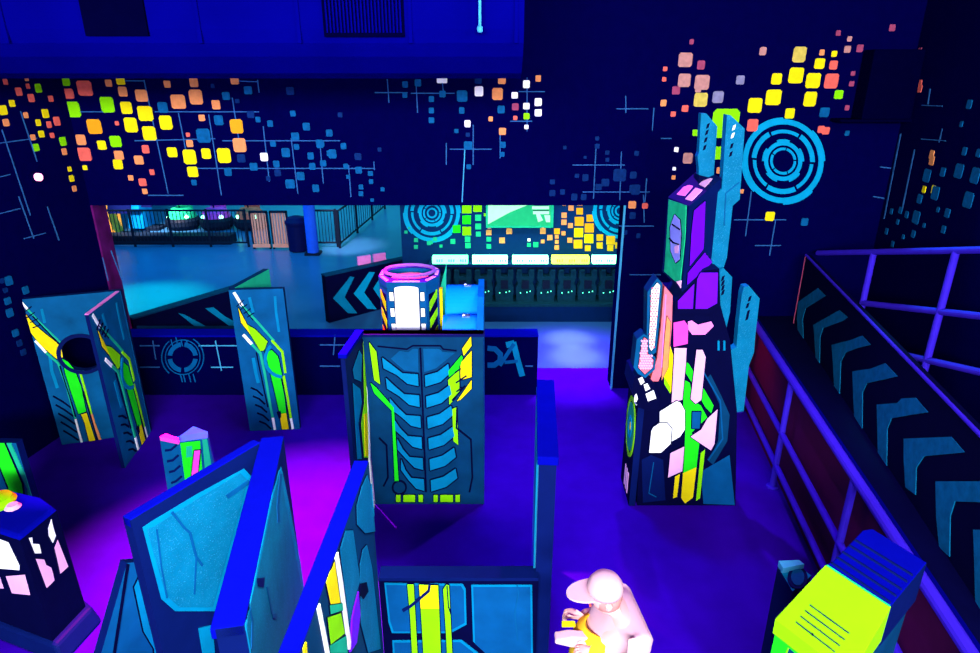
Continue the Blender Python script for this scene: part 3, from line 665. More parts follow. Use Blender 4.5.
# right side panel and barrels behind the front
yb = at_z(486, 441, 0).y; zb = at_y(486, 279, yb).z
g = MB(); g.prism([(x1, cy_ + .08, 0), (x1, yb, 0), (x1, yb, zb), (x1, cy_ + .5, zb), (x1, cy_ + .08, BHT)], (1, 0, 0), .05, 'cy', 'cy'); g.build('side_panel', o)
xbl = at_y(443, 312, cy_ + .3).x
for yc, zc_, r in ((yb - .20, zb - .22, .22), (cy_ + .31, BHT - .20, .22)):
    g = MB(); n = 20; P0 = [(yc + r * math.cos(t), zc_ + r * math.sin(t)) for t in [math.pi * i / n for i in range(n + 1)]]
    P0 += [(yc - r, .05), (yc + r, .05)]
    g.prism([(x1 - .05, y, z) for y, z in P0], (1, 0, 0), x1 - .05 - xbl, 'barrel'); b_ = g.build('barrel_cover', o, smooth=False)
    g = MB(); xm = (x1 + xbl) / 2 + .02
    g.box((xm, yc, zc_ + r + .008), (.06, .035, .016), 'chrome'); g.box((xm - .02, yc, zc_ + r + .02), (.015, .015, .012), 'chrome'); g.build('chrome_latch', b_)
g = MB(); g.prism([(x0 + .02, yb, 0), (x1 - .05, yb, 0), (x1 - .05, yb, zb - .25), (x0 + .02, yb, zb - .25)], (0, -1, 0), .04, 'navy'); g.build('back_panel', o)

# reactor column
cD = cy_ + .36; pc = Plane((0, cD, 0), (0, 1, 0)); z = zm(375, 250, .1455)
cl = pc.at(*z(85, 300)).x; cr = pc.at(*z(350, 300)).x; cx = (cl + cr) / 2; hw = (cr - cl) / 2; ch = .085
ctop = pc.at(*z(200, 165)).z - .115
o = thing('reactor_column', (cx, cD + .2, 0), 'eight-sided column with white panel and lime hazard stripes behind the chevron pod front', 'column')
foot = [(cx - hw, cD), (cx + hw, cD), (cx + hw + ch, cD + .16), (cx + hw + ch, cD + .34), (cx + hw, cD + .48), (cx - hw, cD + .48), (cx - hw - ch, cD + .34), (cx - hw - ch, cD + .16)]
g = MB(); g.prism([(x, y, ctop) for x, y in foot], (0, 0, 1), ctop, 'navy', 'armd')
P = zpaint(g, pc, z)
arc = [(133 + 165 * (1 - math.cos(math.pi * i / 8)) / 2, 262 - 14 * math.sin(math.pi * i / 8)) for i in range(9)]
P.lined(arc + [(312, 600), (150, 600)], 'wht', 9)
for (a, b), y in (((98, 125), (290, 348)), ((106, 132), (400, 456)), ((114, 142), (506, 575))): P.lined([(a, y[0]), (b, y[0]), (b + 5, y[1]), (a + 5, y[1])], 'wht', 7)
for (a, b), y in (((312, 338), (290, 348)), ((316, 342), (400, 456)), ((320, 348), (506, 575))): P.lined([(a, y[0]), (b, y[0]), (b + 2, y[1]), (a + 2, y[1])], 'wht', 7)
for s in (-1, 1):
    p0 = V((cx + s * hw, cD, 0)); p1 = V((cx + s * (hw + ch), cD + .16, 0)); ph = upright(p0, p1)
    Q = Paint(g, lambda u, v, p0=p0, p1=p1: p0.lerp(p1, u) + V((0, 0, v)), ph.n)
    Q.poly([(.2, ctop - .06), (.85, ctop - .06), (.85, ctop - 1.3), (.2, ctop - 1.3)], 'blk', 2)
    for i in range(8):
        zz = ctop - .20 - i * .15; Q.poly([(.22, zz), (.83, zz + .085), (.83, zz + .02 + .13), (.22, zz + .075)], 'lim', 4)
g.build('shaft', o)
# rim
g = MB(); cc = V((cx, cD + .24, 0))
out = [cc + (V((x, y, 0)) - cc) * 1.02 + V((0, 0, ctop + .05)) for x, y in foot]
hole = [[cc + V((.20 * math.cos(t), .16 * math.sin(t), ctop + .05)) for t in [-2 * math.pi * i / 24 for i in range(24)]]]
g.prism(out, (0, 0, 1), .05, 'rimv', 'armd', holes=hole); rim = g.build('rim', o)
g = MB()
for i in range(8):
    a, b = out[i] - cc, out[(i + 1) % 8] - cc; sc = .93
    p, q = a.lerp(b, .14), a.lerp(b, .86); zz = V((0, 0, ctop + .05))
    f = lambda v, s: cc + V((v.x * s, v.y * s, ctop + .054))
    g.prism([f(p, .97), f(q, .97), f(q, .86), f(p, .86)], (0, 0, 1), .004, 'pkw', back=False)
g.build('rim_inlay', rim)
g = MB(); g.lathe((cx, cD + .24, ctop + .01), [(.05, -.001), (.15, 0), (.15, .005), (.05, .006)], 'dim_pea'); g.build('inner_plate', o)
for t0 in (0,):
    g = MB(); n = 24
    P1 = [cc + V((.20 * math.cos(t), .16 * math.sin(t), ctop + .075)) for t in [2 * math.pi * i / n for i in range(n)]]
    for i in range(n): g.tube(P1[i], P1[(i + 1) % n], .014, 'rimp', 6)
    g.build('rim_ring', o)
# side fin behind the column
A = at_y(438, 286, cD + .35); B = at_y(446, 284, cD + .35); C = at_y(446.5, 264, cD + .35)
o2 = MB(); zf = lambda p: (p.x, cD + .35, p.z)
o2.prism([(cx + hw + ch - .005, cD + .35, 0), (B.x, cD + .35, 0), zf(B), zf(C), (cx + hw + ch - .005, cD + .35, A.z - .03)], (0, -1, 0), .03, 'teal', 'cyl'); o2.build('side_fin', o)
g = MB(); A = at_y(434, 288, cD + .25); B = at_y(437, 312, cD + .25); g.box((cx + hw + ch + .012, cD + .25, (A.z + B.z) / 2 - .2), (.024, .05, A.z - B.z + .4), 'yel'); g.build('side_strip', o)

# ================================================================== FOREGROUND BARRIERS
def thick(parent, a, b, h, front, side, th, outline=None, deco=None, name='panel'):
    pl = upright(a, b); A, B = V((*a, 0)), V((*b, 0))
    f = lambda s, zz: A.lerp(B, s) + V((0, 0, zz))
    g = MB(); g.prism([f(*q) for q in (outline or [(0, 0), (1, 0), (1, h), (0, h)])], pl.n, th, front, side)
    ax_ = (B - A).normalized(); g.clips = [(A, ax_), (B, -ax_), (V((0, 0, 0)), V((0, 0, 1))), (V((0, 0, h)), V((0, 0, -1)))]
    if deco: deco(g, pl)
    return g.build(name, parent), pl
# zig-zag barrier
zf_ = gxy(363, 462, PH); zn = (zf_[0] - .035, 1.45)
o = thing('zigzag_barrier', (zf_[0], zf_[1], 0), 'blue zigzag barrier in the foreground centre: two tall wings joined by a low wall', 'barrier')
pz = upright((zf_[0] + .03, zf_[1]), (zn[0] + .03, zn[1]))
def deco(g, pl):
    P = zpaint(g, pl, zm(290, 450, .3107))
    P.lined([(212, 180), (228, 120), (246, 80), (258, 120), (272, 262), (240, 268), (214, 240)], 'arm', 5)
    P.lined([(222, 370), (232, 320), (245, 305), (262, 380), (290, 640), (250, 653), (226, 560)], 'arm', 5)
    P.lined([(175, 260), (200, 258), (222, 420), (200, 500), (188, 560), (165, 380), (158, 320)], 'arm', 5)
    P.lined([(112, 420), (140, 360), (158, 492), (128, 496)], 'yel', 5); P.lined([(118, 540), (160, 525), (172, 590), (128, 625)], 'lim', 5)
    P.lined([(125, 500), (175, 492), (176, 512), (128, 528)], 'teal', 4); P.lined([(125, 630), (178, 598), (182, 653), (128, 653)], 'teal', 4)
    P.stroke([(146, 330), (160, 420), (190, 640)], 10, 'wht', 4); P.stroke([(84, 480), (100, 560), (118, 653)], 10, 'wht', 4); P.stroke([(40, 570), (46, 653)], 9, 'yel', 4)
    P.poly([(216, 455), (222, 530), (210, 620), (190, 650), (196, 540)], 'pur', 5); P.poly([(222, 430), (242, 425), (248, 455), (232, 480), (220, 465)], 'blk', 5)
    P.stroke([(262, 110), (280, 300), (308, 653)], 8, 'cy', 4)
thick(o, (zf_[0] + .03, zf_[1]), (zn[0] + .03, zn[1]), PH, 'pan2', 'navy', .07, deco=deco, name='left_wing')
def capbar(parent, a, b, h, w, name='top_cap'):
    A, B = V((*a, h + .004)), V((*b, h + .004)); n = (B - A).cross(V((0, 0, 1))).normalized() * w / 2
    g = MB(); g.prism([A + n, B + n, B - n, A - n], (0, 0, 1), .05, 'cap'); return g.build(name, parent, bevel=.006)
capbar(o, (zf_[0] - .01, zf_[1] + .01), (zn[0] - .012, zn[1]), PH, .075)
lwY = 2.84; LH = at_y(450, 580, lwY).z
rf = gxy(545.5, 380, PH); rn = gxy(548, 457, PH)
plz = Plane((0, lwY, 0), (0, 1, 0)); xa_, xb_ = zf_[0] + .03, at_y(537, 620, lwY).x
g = MB(); g.prism([(xa_, lwY, 0), (xb_, lwY, 0), (xb_, lwY, LH), (xa_, lwY, LH)], plz.n, .07, 'blk', 'blk')
g.clips = [(V((xa_, 0, 0)), V((1, 0, 0))), (V((xb_, 0, 0)), V((-1, 0, 0))), (V((0, 0, 0)), V((0, 0, 1)))]
P = zpaint(g, plz, zm(375, 560, .1888))
def plate(P, pts, w, inner='armd', rim='cy'):
    P.poly(pts, rim, 2); c = (sum(p[0] for p in pts) / len(pts), sum(p[1] for p in pts) / len(pts))
    q = []
    for p in pts:
        dx, dy = c[0] - p[0], c[1] - p[1]; q.append((p[0] + w * (1 if dx > 0 else -1) * min(1, abs(dx) / 40), p[1] + w * (1 if dy > 0 else -1) * min(1, abs(dy) / 40)))
    P.poly(q, inner, 3)
plate(P, [(50, 120), (465, 125), (480, 150), (485, 340), (400, 385), (90, 385), (72, 330)], 10)
plate(P, [(510, 130), (832, 130), (838, 700), (900, 1500), (760, 1500), (700, 590), (520, 430)], 10)
plate(P, [(92, 425), (460, 422), (560, 500), (620, 590), (680, 1500), (150, 1500)], 10)
P.lined([(172, 125), (205, 125), (225, 480), (245, 800), (212, 800), (188, 300)], 'lim', 10, coat=5)
P.lined([(235, 125), (335, 130), (345, 380), (360, 800), (275, 800), (250, 360)], 'lim', 10, coat=5)
P.lined([(235, 128), (330, 130), (340, 250), (243, 250)], 'yel', 1, 'yel', coat=6)
P.lined([(362, 150), (378, 125), (392, 130), (410, 500), (420, 800), (395, 800), (378, 400)], 'lim', 10, coat=5)
P.stroke([(290, 125), (285, 155), (215, 215), (185, 240), (150, 260)], 14, 'navy', 8); P.stroke([(382, 130), (390, 240), (402, 275)], 6, 'blk', 8)
P.stroke([(752, 130), (760, 170), (740, 280), (755, 420)], 5, 'pan', 5)
g.build('low_front', o)
g = MB(); g.prism([(xa_ + .002, lwY - .01, LH + .002), (xb_, lwY - .01, LH + .002), (xb_, lwY + .085, LH + .002), (xa_ + .002, lwY + .085, LH + .002)], (0, 0, 1), -.02, 'navy'); g.build('low_cap', o)
def deco(g, pl):
    pass
g = MB(); A, B = V((rf[0], rf[1], 0)), V((rn[0], rn[1], 0)); n = V((-(B - A).y, (B - A).x, 0)).normalized() * .045
g.prism([A + n, B + n, B - n, A - n], (0, 0, 1), -PH, 'blk', 'navy'); 
pw = Plane(A - n if (A - n).x < (A + n).x else A + n, n)
P = Paint(g, lambda x, y: pw.at(x, y), pw.n)
wv_ = [(534, 440), (537, 455), (533, 470), (536, 500), (534, 520), (537, 560)]
g.build('right_wing', o)
g = MB(); nm = n / n.length; lft = -1 if n.x > 0 else 1
for k_, q in (('cy', .012), ('cyl', .006)):
    g.prism([A + nm * lft * .045 * 1 + V((0, 0, zz)) for zz in (.1, PH - .05)] + [A.lerp(B, .97) + nm * lft * .045 + V((0, 0, zz)) for zz in (PH - .05, .1)], nm * lft, -q, k_)
g.build('inner_face', o)
capbar(o, rf, (rn[0], rn[1] - .01), PH, .11)

# cyan cross barrier at left
cf = gxy(272, 439, PH); cn = gxy(227, 628, PH); cleft = gxy(131, 521, PH)
o = thing('angled_barrier', (cf[0], cf[1], 0), 'large speckled cyan angled barrier with thick blue top edge in the left foreground', 'barrier')
dv = (V((*cn, 0)) - V((*cf, 0))); L = dv.length; nr = V((-dv.y, dv.x, 0)).normalized()
if nr.x < 0: nr = -nr
ra, rb = V((*cf, 0)) + nr * .06, V((*cn, 0)) + nr * .06
def deco(g, pl):
    P = zpaint(g, pl, zm(110, 430, .3415))
    plate(P, [(500, 108), (520, 200), (572, 470), (530, 640), (500, 900), (380, 900), (388, 560), (430, 360), (470, 200)], 10, 'arm', 'cy')
    P.stroke([(497, 130), (488, 220), (490, 270)], 7, 'armd', 5); P.poly([(425, 435), (448, 432), (445, 462), (428, 458)], 'navy', 5)
    P.stroke([(400, 500), (412, 560), (410, 640)], 4, 'armd', 5); P.stroke([(455, 460), (470, 540)], 3, 'armd', 5)
    P.poly([(470, 540), (482, 538), (484, 552), (472, 552)], 'armd', 5); P.poly([(545, 522), (556, 520), (556, 535), (546, 535)], 'armd', 5)
thick(o, (ra.x, ra.y), (rb.x, rb.y), PH, 'navy', 'navy', .10, outline=[(0, .42), (.12, .12), (.2, 0), (1, 0), (1, PH), (0, PH)], deco=deco, name='right_panel')
A = V((*cf, 0)) - nr * .05 + dv.normalized() * .03; B = V((*cleft, 0))
def deco(g, pl):
    P = zpaint(g, pl, zm(110, 430, .3415))
    plate(P, [(95, 285), (120, 268), (250, 190), (392, 113), (412, 135), (400, 190), (312, 530), (190, 530), (150, 495)], 12, 'arm', 'cy')
    P.stroke([(135, 290), (148, 400), (165, 490)], 4, 'armd', 5); P.stroke([(180, 240), (215, 285), (232, 300), (250, 370), (268, 395)], 7, 'armd', 5)
    P.stroke([(405, 150), (340, 195)], 12, 'armd', 5); P.stroke([(250, 370), (245, 480)], 4, 'armd', 5)
    P.poly([(258, 580), (298, 570), (306, 653), (270, 653)], 'cy', 3)
pcl = upright((A.x, A.y), (B.x, B.y)); bz = pcl.at(161, 616).z
thick(o, (A.x, A.y), (B.x, B.y), PH, 'navy', 'navy', .06, deco=deco, name='left_panel')
for q, w, a, b in (('top_cap', .118, cf, cn),):
    e_ = V((*a, 0)) - dv.normalized() * .02; capbar(o, (e_.x, e_.y), b, PH, w)
qn = pcl.n * .034; capbar(o, (A.x - qn.x, A.y - qn.y), (B.x - qn.x, B.y - qn.y), PH, .058, 'side_cap')
# low wing left
q0_ = at_z(127, 563, .73); plow = Plane(q0_, pcl.n); n_ = plow.n
o3 = thing('low_wing_barrier', (q0_.x, q0_.y, 0), 'low dark blue barrier with a cyan plate left of the large angled barrier', 'barrier')
P3 = [plow.at(*q) for q in ((127, 563), (150, 561), (190, 600), (196, 760), (98, 760))]
for q in P3:
    if q.z < .1: q.z = 0
g = MB(); g.prism(P3, n_, .06, 'armd', 'navy'); g.clips = [(V((0, 0, 0)), V((0, 0, 1)))]
P = zpaint(g, plow, zm(110, 430, .3415))
P.lined([(70, 460), (95, 408), (114, 410), (160, 660), (170, 800), (140, 800), (128, 640), (98, 590)], 'cy', 8); P.stroke([(52, 392), (12, 653)], 8, 'blk', 3)
g.build('panel', o3)
# small faceted pod behind it
z = zm(145, 420, .138); T = .9
pA = at_z(*z(105, 120), T); pB = at_z(*z(240, 140), T); pC = at_z(*z(455, 90), T); pD = at_z(*z(350, 45), T)
o = thing('faceted_pod', ((pA.x + pC.x) / 2, (pA.y + pC.y) / 2, 0), 'small faceted blue obstacle with a pink bar behind the angled barrier', 'obstacle')
base = lambda p, s=1.0: V((p.x, p.y, 0))
cen = (pA + pB + pC + pD) / 4
def spread(p, s): return V((cen.x + (p.x - cen.x) * s, cen.y + (p.y - cen.y) * s, 0))
def frustum(g, tops, sp, k, kt, z0=0):
    bots = [V((*spread(p, sp)[:2], z0)) for p in tops]; n = len(tops)
    g.add(list(tops) + bots, [tuple(range(n))], kt)
    b = len(g.v) - 2 * n
    for i in range(n): g.f.append([b + i, b + (i + 1) % n, b + n + (i + 1) % n, b + n + i]); g.m.append(g.mi(k))
    g.f.append([b + n + i for i in range(n)][::-1]); g.m.append(g.mi(k))
    return bots
pE = V((pB.x - .12, pB.y - .28, T - .35)); tops = [pA, pB, pC, pD]
pk1 = at_z(*z(118, 100), T)
g = MB(); tl = [at_z(*z(105, 122), T), at_z(*z(243, 160), T - .02), at_z(*z(455, 130), T - .02), at_z(*z(455, 85), T), at_z(*z(350, 45), T + .02), at_z(*z(250, 118), T)]
bots = frustum(g, tl, 1.25, 'pan', 'cy')
P = zpaint(g, plane3(tl[0], tl[1], bots[0]), z)
for i in range(4): P.stroke([(150 + i * 15, 220 + i * 78), (190 + i * 12, 215 + i * 76), (230 + i * 12, 180 + i * 76)], 16, 'navy', 3)
P = zpaint(g, plane3(tl[1], tl[2], bots[1]), z)
P.poly([(255, 165), (400, 150), (420, 430), (330, 500), (300, 520)], 'gre', 2); P.poly([(300, 190), (340, 185), (345, 260), (300, 270)], 'teal', 3)
P.lined([(358, 220), (402, 215), (382, 400), (330, 470)], 'mag', 12, coat=4); P.poly([(415, 140), (450, 135), (490, 380), (440, 420)], 'teal', 2)
g.build('body', o)
A = [at_z(*z(*q), T + .012) for q in ((105, 122), (240, 150), (243, 130), (150, 98))]
g = MB(); g.prism(A, (0, 0, 1), .03, 'mag'); g.build('pink_edge', o)

# lantern pod at bottom left
z = zm(0, 430, .3067); T = .86
o = thing('lantern_pod', (-2.9, 3.3, 0), 'dark faceted lantern-like pod with glowing white windows at the bottom left corner', 'obstacle')
f1 = at_z(*z(65, 360), T); f2 = at_z(*z(185, 262), T)
u_ = V((f2.x - f1.x, f2.y - f1.y, 0)); f0 = at_z(*z(-120, 300), T)
pr1 = upright((f1.x, f1.y), (f2.x, f2.y))
hexc = f1 + V((-.28, .42, 0))
topc = [f1, f2, at_z(*z(135, 225), T), at_z(*z(-60, 180), T), at_z(*z(-190, 235), T), f0]
cen = sum(topc, V()) / 6
g = MB(); bots = frustum(g, topc, 1.02, 'blk', 'cap')
pA_ = plane3(topc[0], topc[1], bots[0]); pB_ = plane3(topc[5], topc[0], bots[5])
P = zpaint(g, pA_, z)
for q, k in (([(92, 352), (103, 350), (105, 370), (126, 372), (133, 402), (112, 402)], 'wht'), ([(115, 420), (142, 422), (148, 440), (165, 448), (176, 490), (150, 515)], 'pkw'), ([(155, 320), (165, 290), (172, 318), (180, 345), (170, 368), (157, 345)], 'wht'), ([(176, 385), (186, 358), (220, 445), (195, 468), (182, 410)], 'pkw')): P.lined(q, k, 4)
P = zpaint(g, pB_, z)
for q, k in (([(-120, 340), (-20, 345), (30, 365), (66, 440), (66, 455), (-120, 440)], 'wht'), ([(22, 475), (84, 470), (101, 536), (42, 530)], 'pkw'), ([(-100, 465), (2, 478), (14, 515), (-100, 510)], 'pkw')): P.lined(q, k, 4)
g.build('cage', o)
cen = sum(topc, V()) / 6
b2 = [V((cen.x + (p.x - cen.x) * 1.14, cen.y + (p.y - cen.y) * 1.14, .12)) for p in topc]
g = MB(); frustum(g, b2, 1.12, 'navy', 'navy'); g.build('base_skirt', o, bevel=.02)
b3 = [V((cen.x + (p.x - cen.x) * .98, cen.y + (p.y - cen.y) * .98, T + .02)) for p in topc]
g = MB(); frustum(g, b3, 1.03, 'cap', 'cap', z0=T - .02); g.build('roof', o, bevel=.02)
g = MB(); q = at_z(*z(-12, 225), T + .06); g.lathe((q.x, q.y, T + .02), [(.09, 0), (.10, .02), (.08, .05), (.03, .06)], 'lim', 20); kn = g.build('roof_dome', o)
g = MB(); q = at_z(*z(38, 238), T + .06); g.lathe((q.x, q.y, T + .02), [(.03, 0), (.045, .01), (.03, .03)], 'pkw', 14); g.build('roof_button', o)

# ================================================================== TOTEM
TY = 4.44; tz = thing
zA, zB, zC = zm(655, 105, .2146), zm(625, 230, .2144), zm(625, 360, .2373)
o = thing('robot_totem', (at_y(686, 505, TY).x, TY + .25, 0), 'tall robot-like totem with blue fins, violet and pink plates and glowing green stripe', 'totem')
def slab(name, pts, Y, th, front, side, deco=None, ground=False, parent=None, bevel=0):
    pl = Plane((0, Y, 0), (0, 1, 0)); P3 = [pl.at(*p) for p in pts]
    if ground:
        for p in P3:
            if p.z < .06: p.z = 0
    g = MB(); g.prism(P3, pl.n, th, front, side)
    if deco: deco(g, pl)
    return g.build(name, parent or o, bevel=bevel)
def deco(g, pl):
    P = zpaint(g, pl, zC)
    P.poly([(320, 470), (440, 400), (462, 610), (330, 605)], 'armd', 2)
    P.lined([(250, 0), (268, 15), (330, 118), (372, 190), (362, 222), (336, 195), (285, 100), (250, 45)], 'gre', 6, coat=4)
    P.lined([(245, 80), (272, 95), (285, 170), (318, 190), (345, 240), (278, 305), (312, 345), (300, 450), (245, 475), (250, 380), (255, 250), (245, 190)], 'gre', 6, coat=4)
    P.lined([(243, 475), (300, 450), (285, 578), (252, 602), (236, 580)], 'yel', 5, coat=4)
    P.lined([(210, 490), (230, 478), (218, 575), (202, 580)], 'yel', 4, coat=4); P.lined([(318, 390), (336, 375), (315, 580), (298, 592)], 'lim', 4, coat=4)
    P.lined([(160, -30), (190, -60), (215, 20), (195, 95), (200, 145), (165, 100)], 'yel', 5, coat=3)
    P.poly([(165, 70), (190, 110), (190, 140), (165, 100)], 'lim', 5)
    P.lined([(207, -52), (258, -52), (255, 10), (240, 165), (195, 176), (205, 0)], 'pkw', 8, coat=6)
    P.lined([(300, -45), (325, -45), (338, -15), (320, 165), (296, 182), (275, 162), (290, 40)], 'pkw', 8, coat=6)
    P.lined([(145, 215), (215, 170), (232, 176), (250, 210), (250, 290), (230, 320), (195, 340), (190, 275), (145, 258)], 'wht', 8, coat=7)
    P.lined([(118, 280), (145, 262), (175, 262), (195, 285), (190, 350), (150, 387), (100, 387), (110, 295)], 'wht', 8, coat=8)
    P.lined([(190, 390), (248, 362), (240, 465), (180, 492)], 'pkw', 7, coat=7)
    P.lined([(388, 205), (375, 350), (360, 378), (275, 320), (320, 290), (345, 245)], 'pkw', 7, coat=7)
    P.lined([(282, 215), (318, 215), (312, 285), (280, 285)], 'armd', 8, coat=8)
    P.stroke([(330, 50), (400, 170), (410, 330), (350, 420)], 6, 'armd', 5)
    P.stroke([(120, 430), (100, 560), (130, 575)], 4, 'armd', 4); P.poly([(360, 60), (405, 150), (440, 230), (430, 340), (370, 440), (352, 425), (392, 340), (400, 190), (345, 75)], 'pan2', 3); P.poly([(70, 420), (110, 400), (160, 420), (170, 590), (75, 600)], 'navy', 2)
    P = zpaint(g, pl, zB)
    P.lined([(225, 430), (275, 420), (293, 445), (290, 528), (225, 542)], 'mag', 7, coat=6)
    P.lined([(292, 425), (310, 420), (338, 440), (400, 424), (412, 446), (372, 486), (312, 486), (294, 462)], 'pink', 7, coat=6)
    P.stroke([(435, 515), (435, 560)], 9, 'cy', 5); P.stroke([(462, 515), (462, 560)], 9, 'cy', 5)
slab('body', [zC(52, 614), zC(465, 614), (737, 412), (730, 340), (719, 300), (668, 300), (658, 330), (652, 380), (642, 400), (638.5, 450)], TY, .42, 'blk', 'navy', deco, ground=True)
# left cheek: ring wheel and white blocks on a face turned to the left
q0 = at_z(*zC(52, 614), 0); q1 = V((q0.x + .03, q0.y + .40, 0)); q0.z = 0
pS = upright((q0.x - .07, q0.y), (q1.x - .09, q1.y))
g = MB(); zt_ = 1.0
g.prism([V((q0.x - .07, q0.y, 0)), V((q1.x - .09, q1.y, 0)), V((q1.x - .09, q1.y, zt_ + .1)), V((q0.x - .07, q0.y, zt_))], pS.n, .05, 'blk', 'navy')
P = Paint(g, lambda x, y: V((q0.x - .07, q0.y, 0)).lerp(V((q1.x - .09, q1.y, 0)), x) + V((0, 0, y)), pS.n)
P.ring((.47, .63), .36, .43, 'lim', 0, 360, 3, .62); P.disc((.47, .63), .34, 'teal', 3, .62); P.ring((.47, .63), .12, .16, 'cyb', 0, 360, 5, .62); P.disc((.45, .64), .05, 'yel', 5, .7)
for x in (.25, .4, .55): P.poly([(x, .05), (x + .07, .05), (x + .07, .24), (x, .24)], 'pkw', 3)
P.poly([(.1, .90), (.3, .88), (.3, .97), (.12, .97)], 'wht', 3)
g.build('left_cheek', o)
def deco(g, pl):
    P = zpaint(g, pl, zC)
    for q in ([(55, 78), (72, 70), (82, 92), (66, 104)], [(78, 103), (94, 97), (106, 120), (86, 130)], [(86, 142), (120, 126), (131, 160), (96, 173)]): P.lined(q, 'wht', 6)
    P.poly([(40, 150), (48, 140), (54, 160), (48, 175), (38, 175)], 'wht', 3); pass
slab('shoulder_block', [zC(30, 130), zC(40, 70), zC(80, 55), zC(125, 100), zC(150, 170), zC(140, 205), zC(100, 215), zC(55, 200)], TY - .06, .3, 'blk', 'navy', deco)
# left stack: coral tower, dotted strip, mesh strip
def dots(P, box, nx, ny, k, r, inside):
    for i in range(nx):
        for j in range(ny):
            x = box[0] + (box[2] - box[0]) * (i + (.5 if j % 2 else 0) + .25) / nx; y = box[1] + (box[3] - box[1]) * (j + .5) / ny
            if inside(x, y): P.poly([(x - r, y), (x, y - r), (x + r, y), (x, y + r)], k, 5)
slab('coral_tower', [zB(185, 262), zB(222, 305), zB(218, 450), zB(205, 600), zC(140, 90), zC(105, 90), zB(150, 600), zB(168, 450), zB(178, 330)], TY - .03, .14, 'cor', 'sal', lambda g, pl: (zpaint(g, pl, zB).lined([(195, 400), (212, 430), (200, 640), (170, 700), (185, 500)], 'pea', 5), zpaint(g, pl, zB).stroke([(190, 300), (170, 640)], 4, 'pink', 3)))
def deco(g, pl):
    P = zpaint(g, pl, zB); sh = [(122, 280), (150, 245), (163, 258), (150, 400), (136, 545), (122, 562), (110, 540), (118, 400)]
    P.lined(sh, 'wht', 6)
    dots(P, (112, 265, 162, 550), 4, 24, 'cor', 5.5, lambda x, y: 122 - (y - 280) * .035 < x < 160 - (y - 250) * .085)
slab('dotted_strip', [zB(105, 290), zB(150, 225), zB(175, 250), zB(160, 420), zB(145, 570), zB(120, 590), zB(100, 560)], TY - .05, .12, 'pan', 'pan2', deco)
def deco(g, pl):
    P = zpaint(g, pl, zB); sh = [(78, 530), (88, 500), (102, 508), (105, 575), (132, 605), (128, 640), (92, 672), (62, 640)]
    P.lined(sh, 'cor', 6)
    dots(P, (64, 510, 132, 660), 6, 13, 'pkw', 6, lambda x, y: 76 - (y - 530) * .1 < x < (104 if y < 575 else 128) and y < 650)
slab('mesh_strip', [zB(40, 640), zB(55, 510), zB(88, 485), zB(112, 500), zB(115, 565), zB(142, 595), zB(140, 650), zB(95, 690), zB(60, 670)], TY - .07, .12, 'pan', 'pan2', deco)
# torso plates (violet)
def deco(g, pl):
    P = zpaint(g, pl, zB)
    P.lined([(322, 250), (315, 366), (246, 366), (246, 330)], 'pur', 8, coat=4); P.lined([(336, 228), (352, 198), (432, 198), (428, 340), (382, 366), (328, 366)], 'pur', 8, coat=4)
slab('chest', [zB(235, 330), zB(300, 255), zB(370, 190), zB(440, 180), zB(445, 350), zB(400, 390), zB(230, 390)], TY - .02, .3, 'blk', 'navy', deco)
# head (corner towards the camera)
hb = at_y(689, 206, TY - .1); hc = at_y(682, 292, TY - .1); he = at_y(722, 178, TY + .12)
pF_ = plane3(hb, hc, he); ha = at_y(668, 197, TY + .2); hd = at_y(662, 271, TY + .2); hf = at_y(700, 168, TY + .42)
hg = pF_.at(714, 262)
back = V((.02, .3, 0)); 
g = MB(); ver = [ha, hb, he, hf, hd, hc, hg, V((hg.x - .12, hg.y + .3, hg.z))]
g.add(ver, [(0, 1, 2, 3), (0, 4, 5, 1), (1, 5, 6, 2), (2, 6, 7, 3), (3, 7, 4, 0), (4, 7, 6, 5)], 'navy')
pT_ = plane3(ha, hb, he); pG_ = plane3(ha, hb, hd)
P = zpaint(g, pT_, zA)
for q, k in (([(160, 355), (190, 325), (228, 325), (198, 358)], 'pink'), ([(235, 340), (270, 345), (232, 385), (205, 372)], 'pkw'), ([(102, 418), (145, 372), (178, 380), (140, 425)], 'pink'), ([(190, 388), (222, 398), (172, 448), (142, 440)], 'pkw')): P.poly(q, k, 3)
P = zpaint(g, pG_, zA)
P.poly([(66, 440), (148, 468), (142, 620), (118, 840), (45, 775), (55, 640)], 'grn2', 3)
P.lined([(95, 510), (120, 535), (125, 600), (118, 720), (100, 735), (78, 680), (75, 570)], 'lav', 8, coat=5); P.stroke([(85, 555), (122, 580)], 6, 'blk', 7); P.stroke([(72, 620), (90, 640), (118, 650)], 6, 'blk', 7)
P.poly([(95, 660), (116, 650), (114, 690), (98, 690)], 'pkw', 6)
P = zpaint(g, pF_, zA)
P.lined([(180, 492), (232, 447), (225, 650), (222, 672), (160, 750), (168, 600)], 'pur', 6, coat=3)
P = zpaint(g, pF_, zB); P.lined([(370, 105), (405, 150), (288, 255), (291, 200)], 'pur', 6, coat=3); P.poly([(238, 240), (262, 235), (258, 272)], 'pkw', 3)
g.build('head', o)
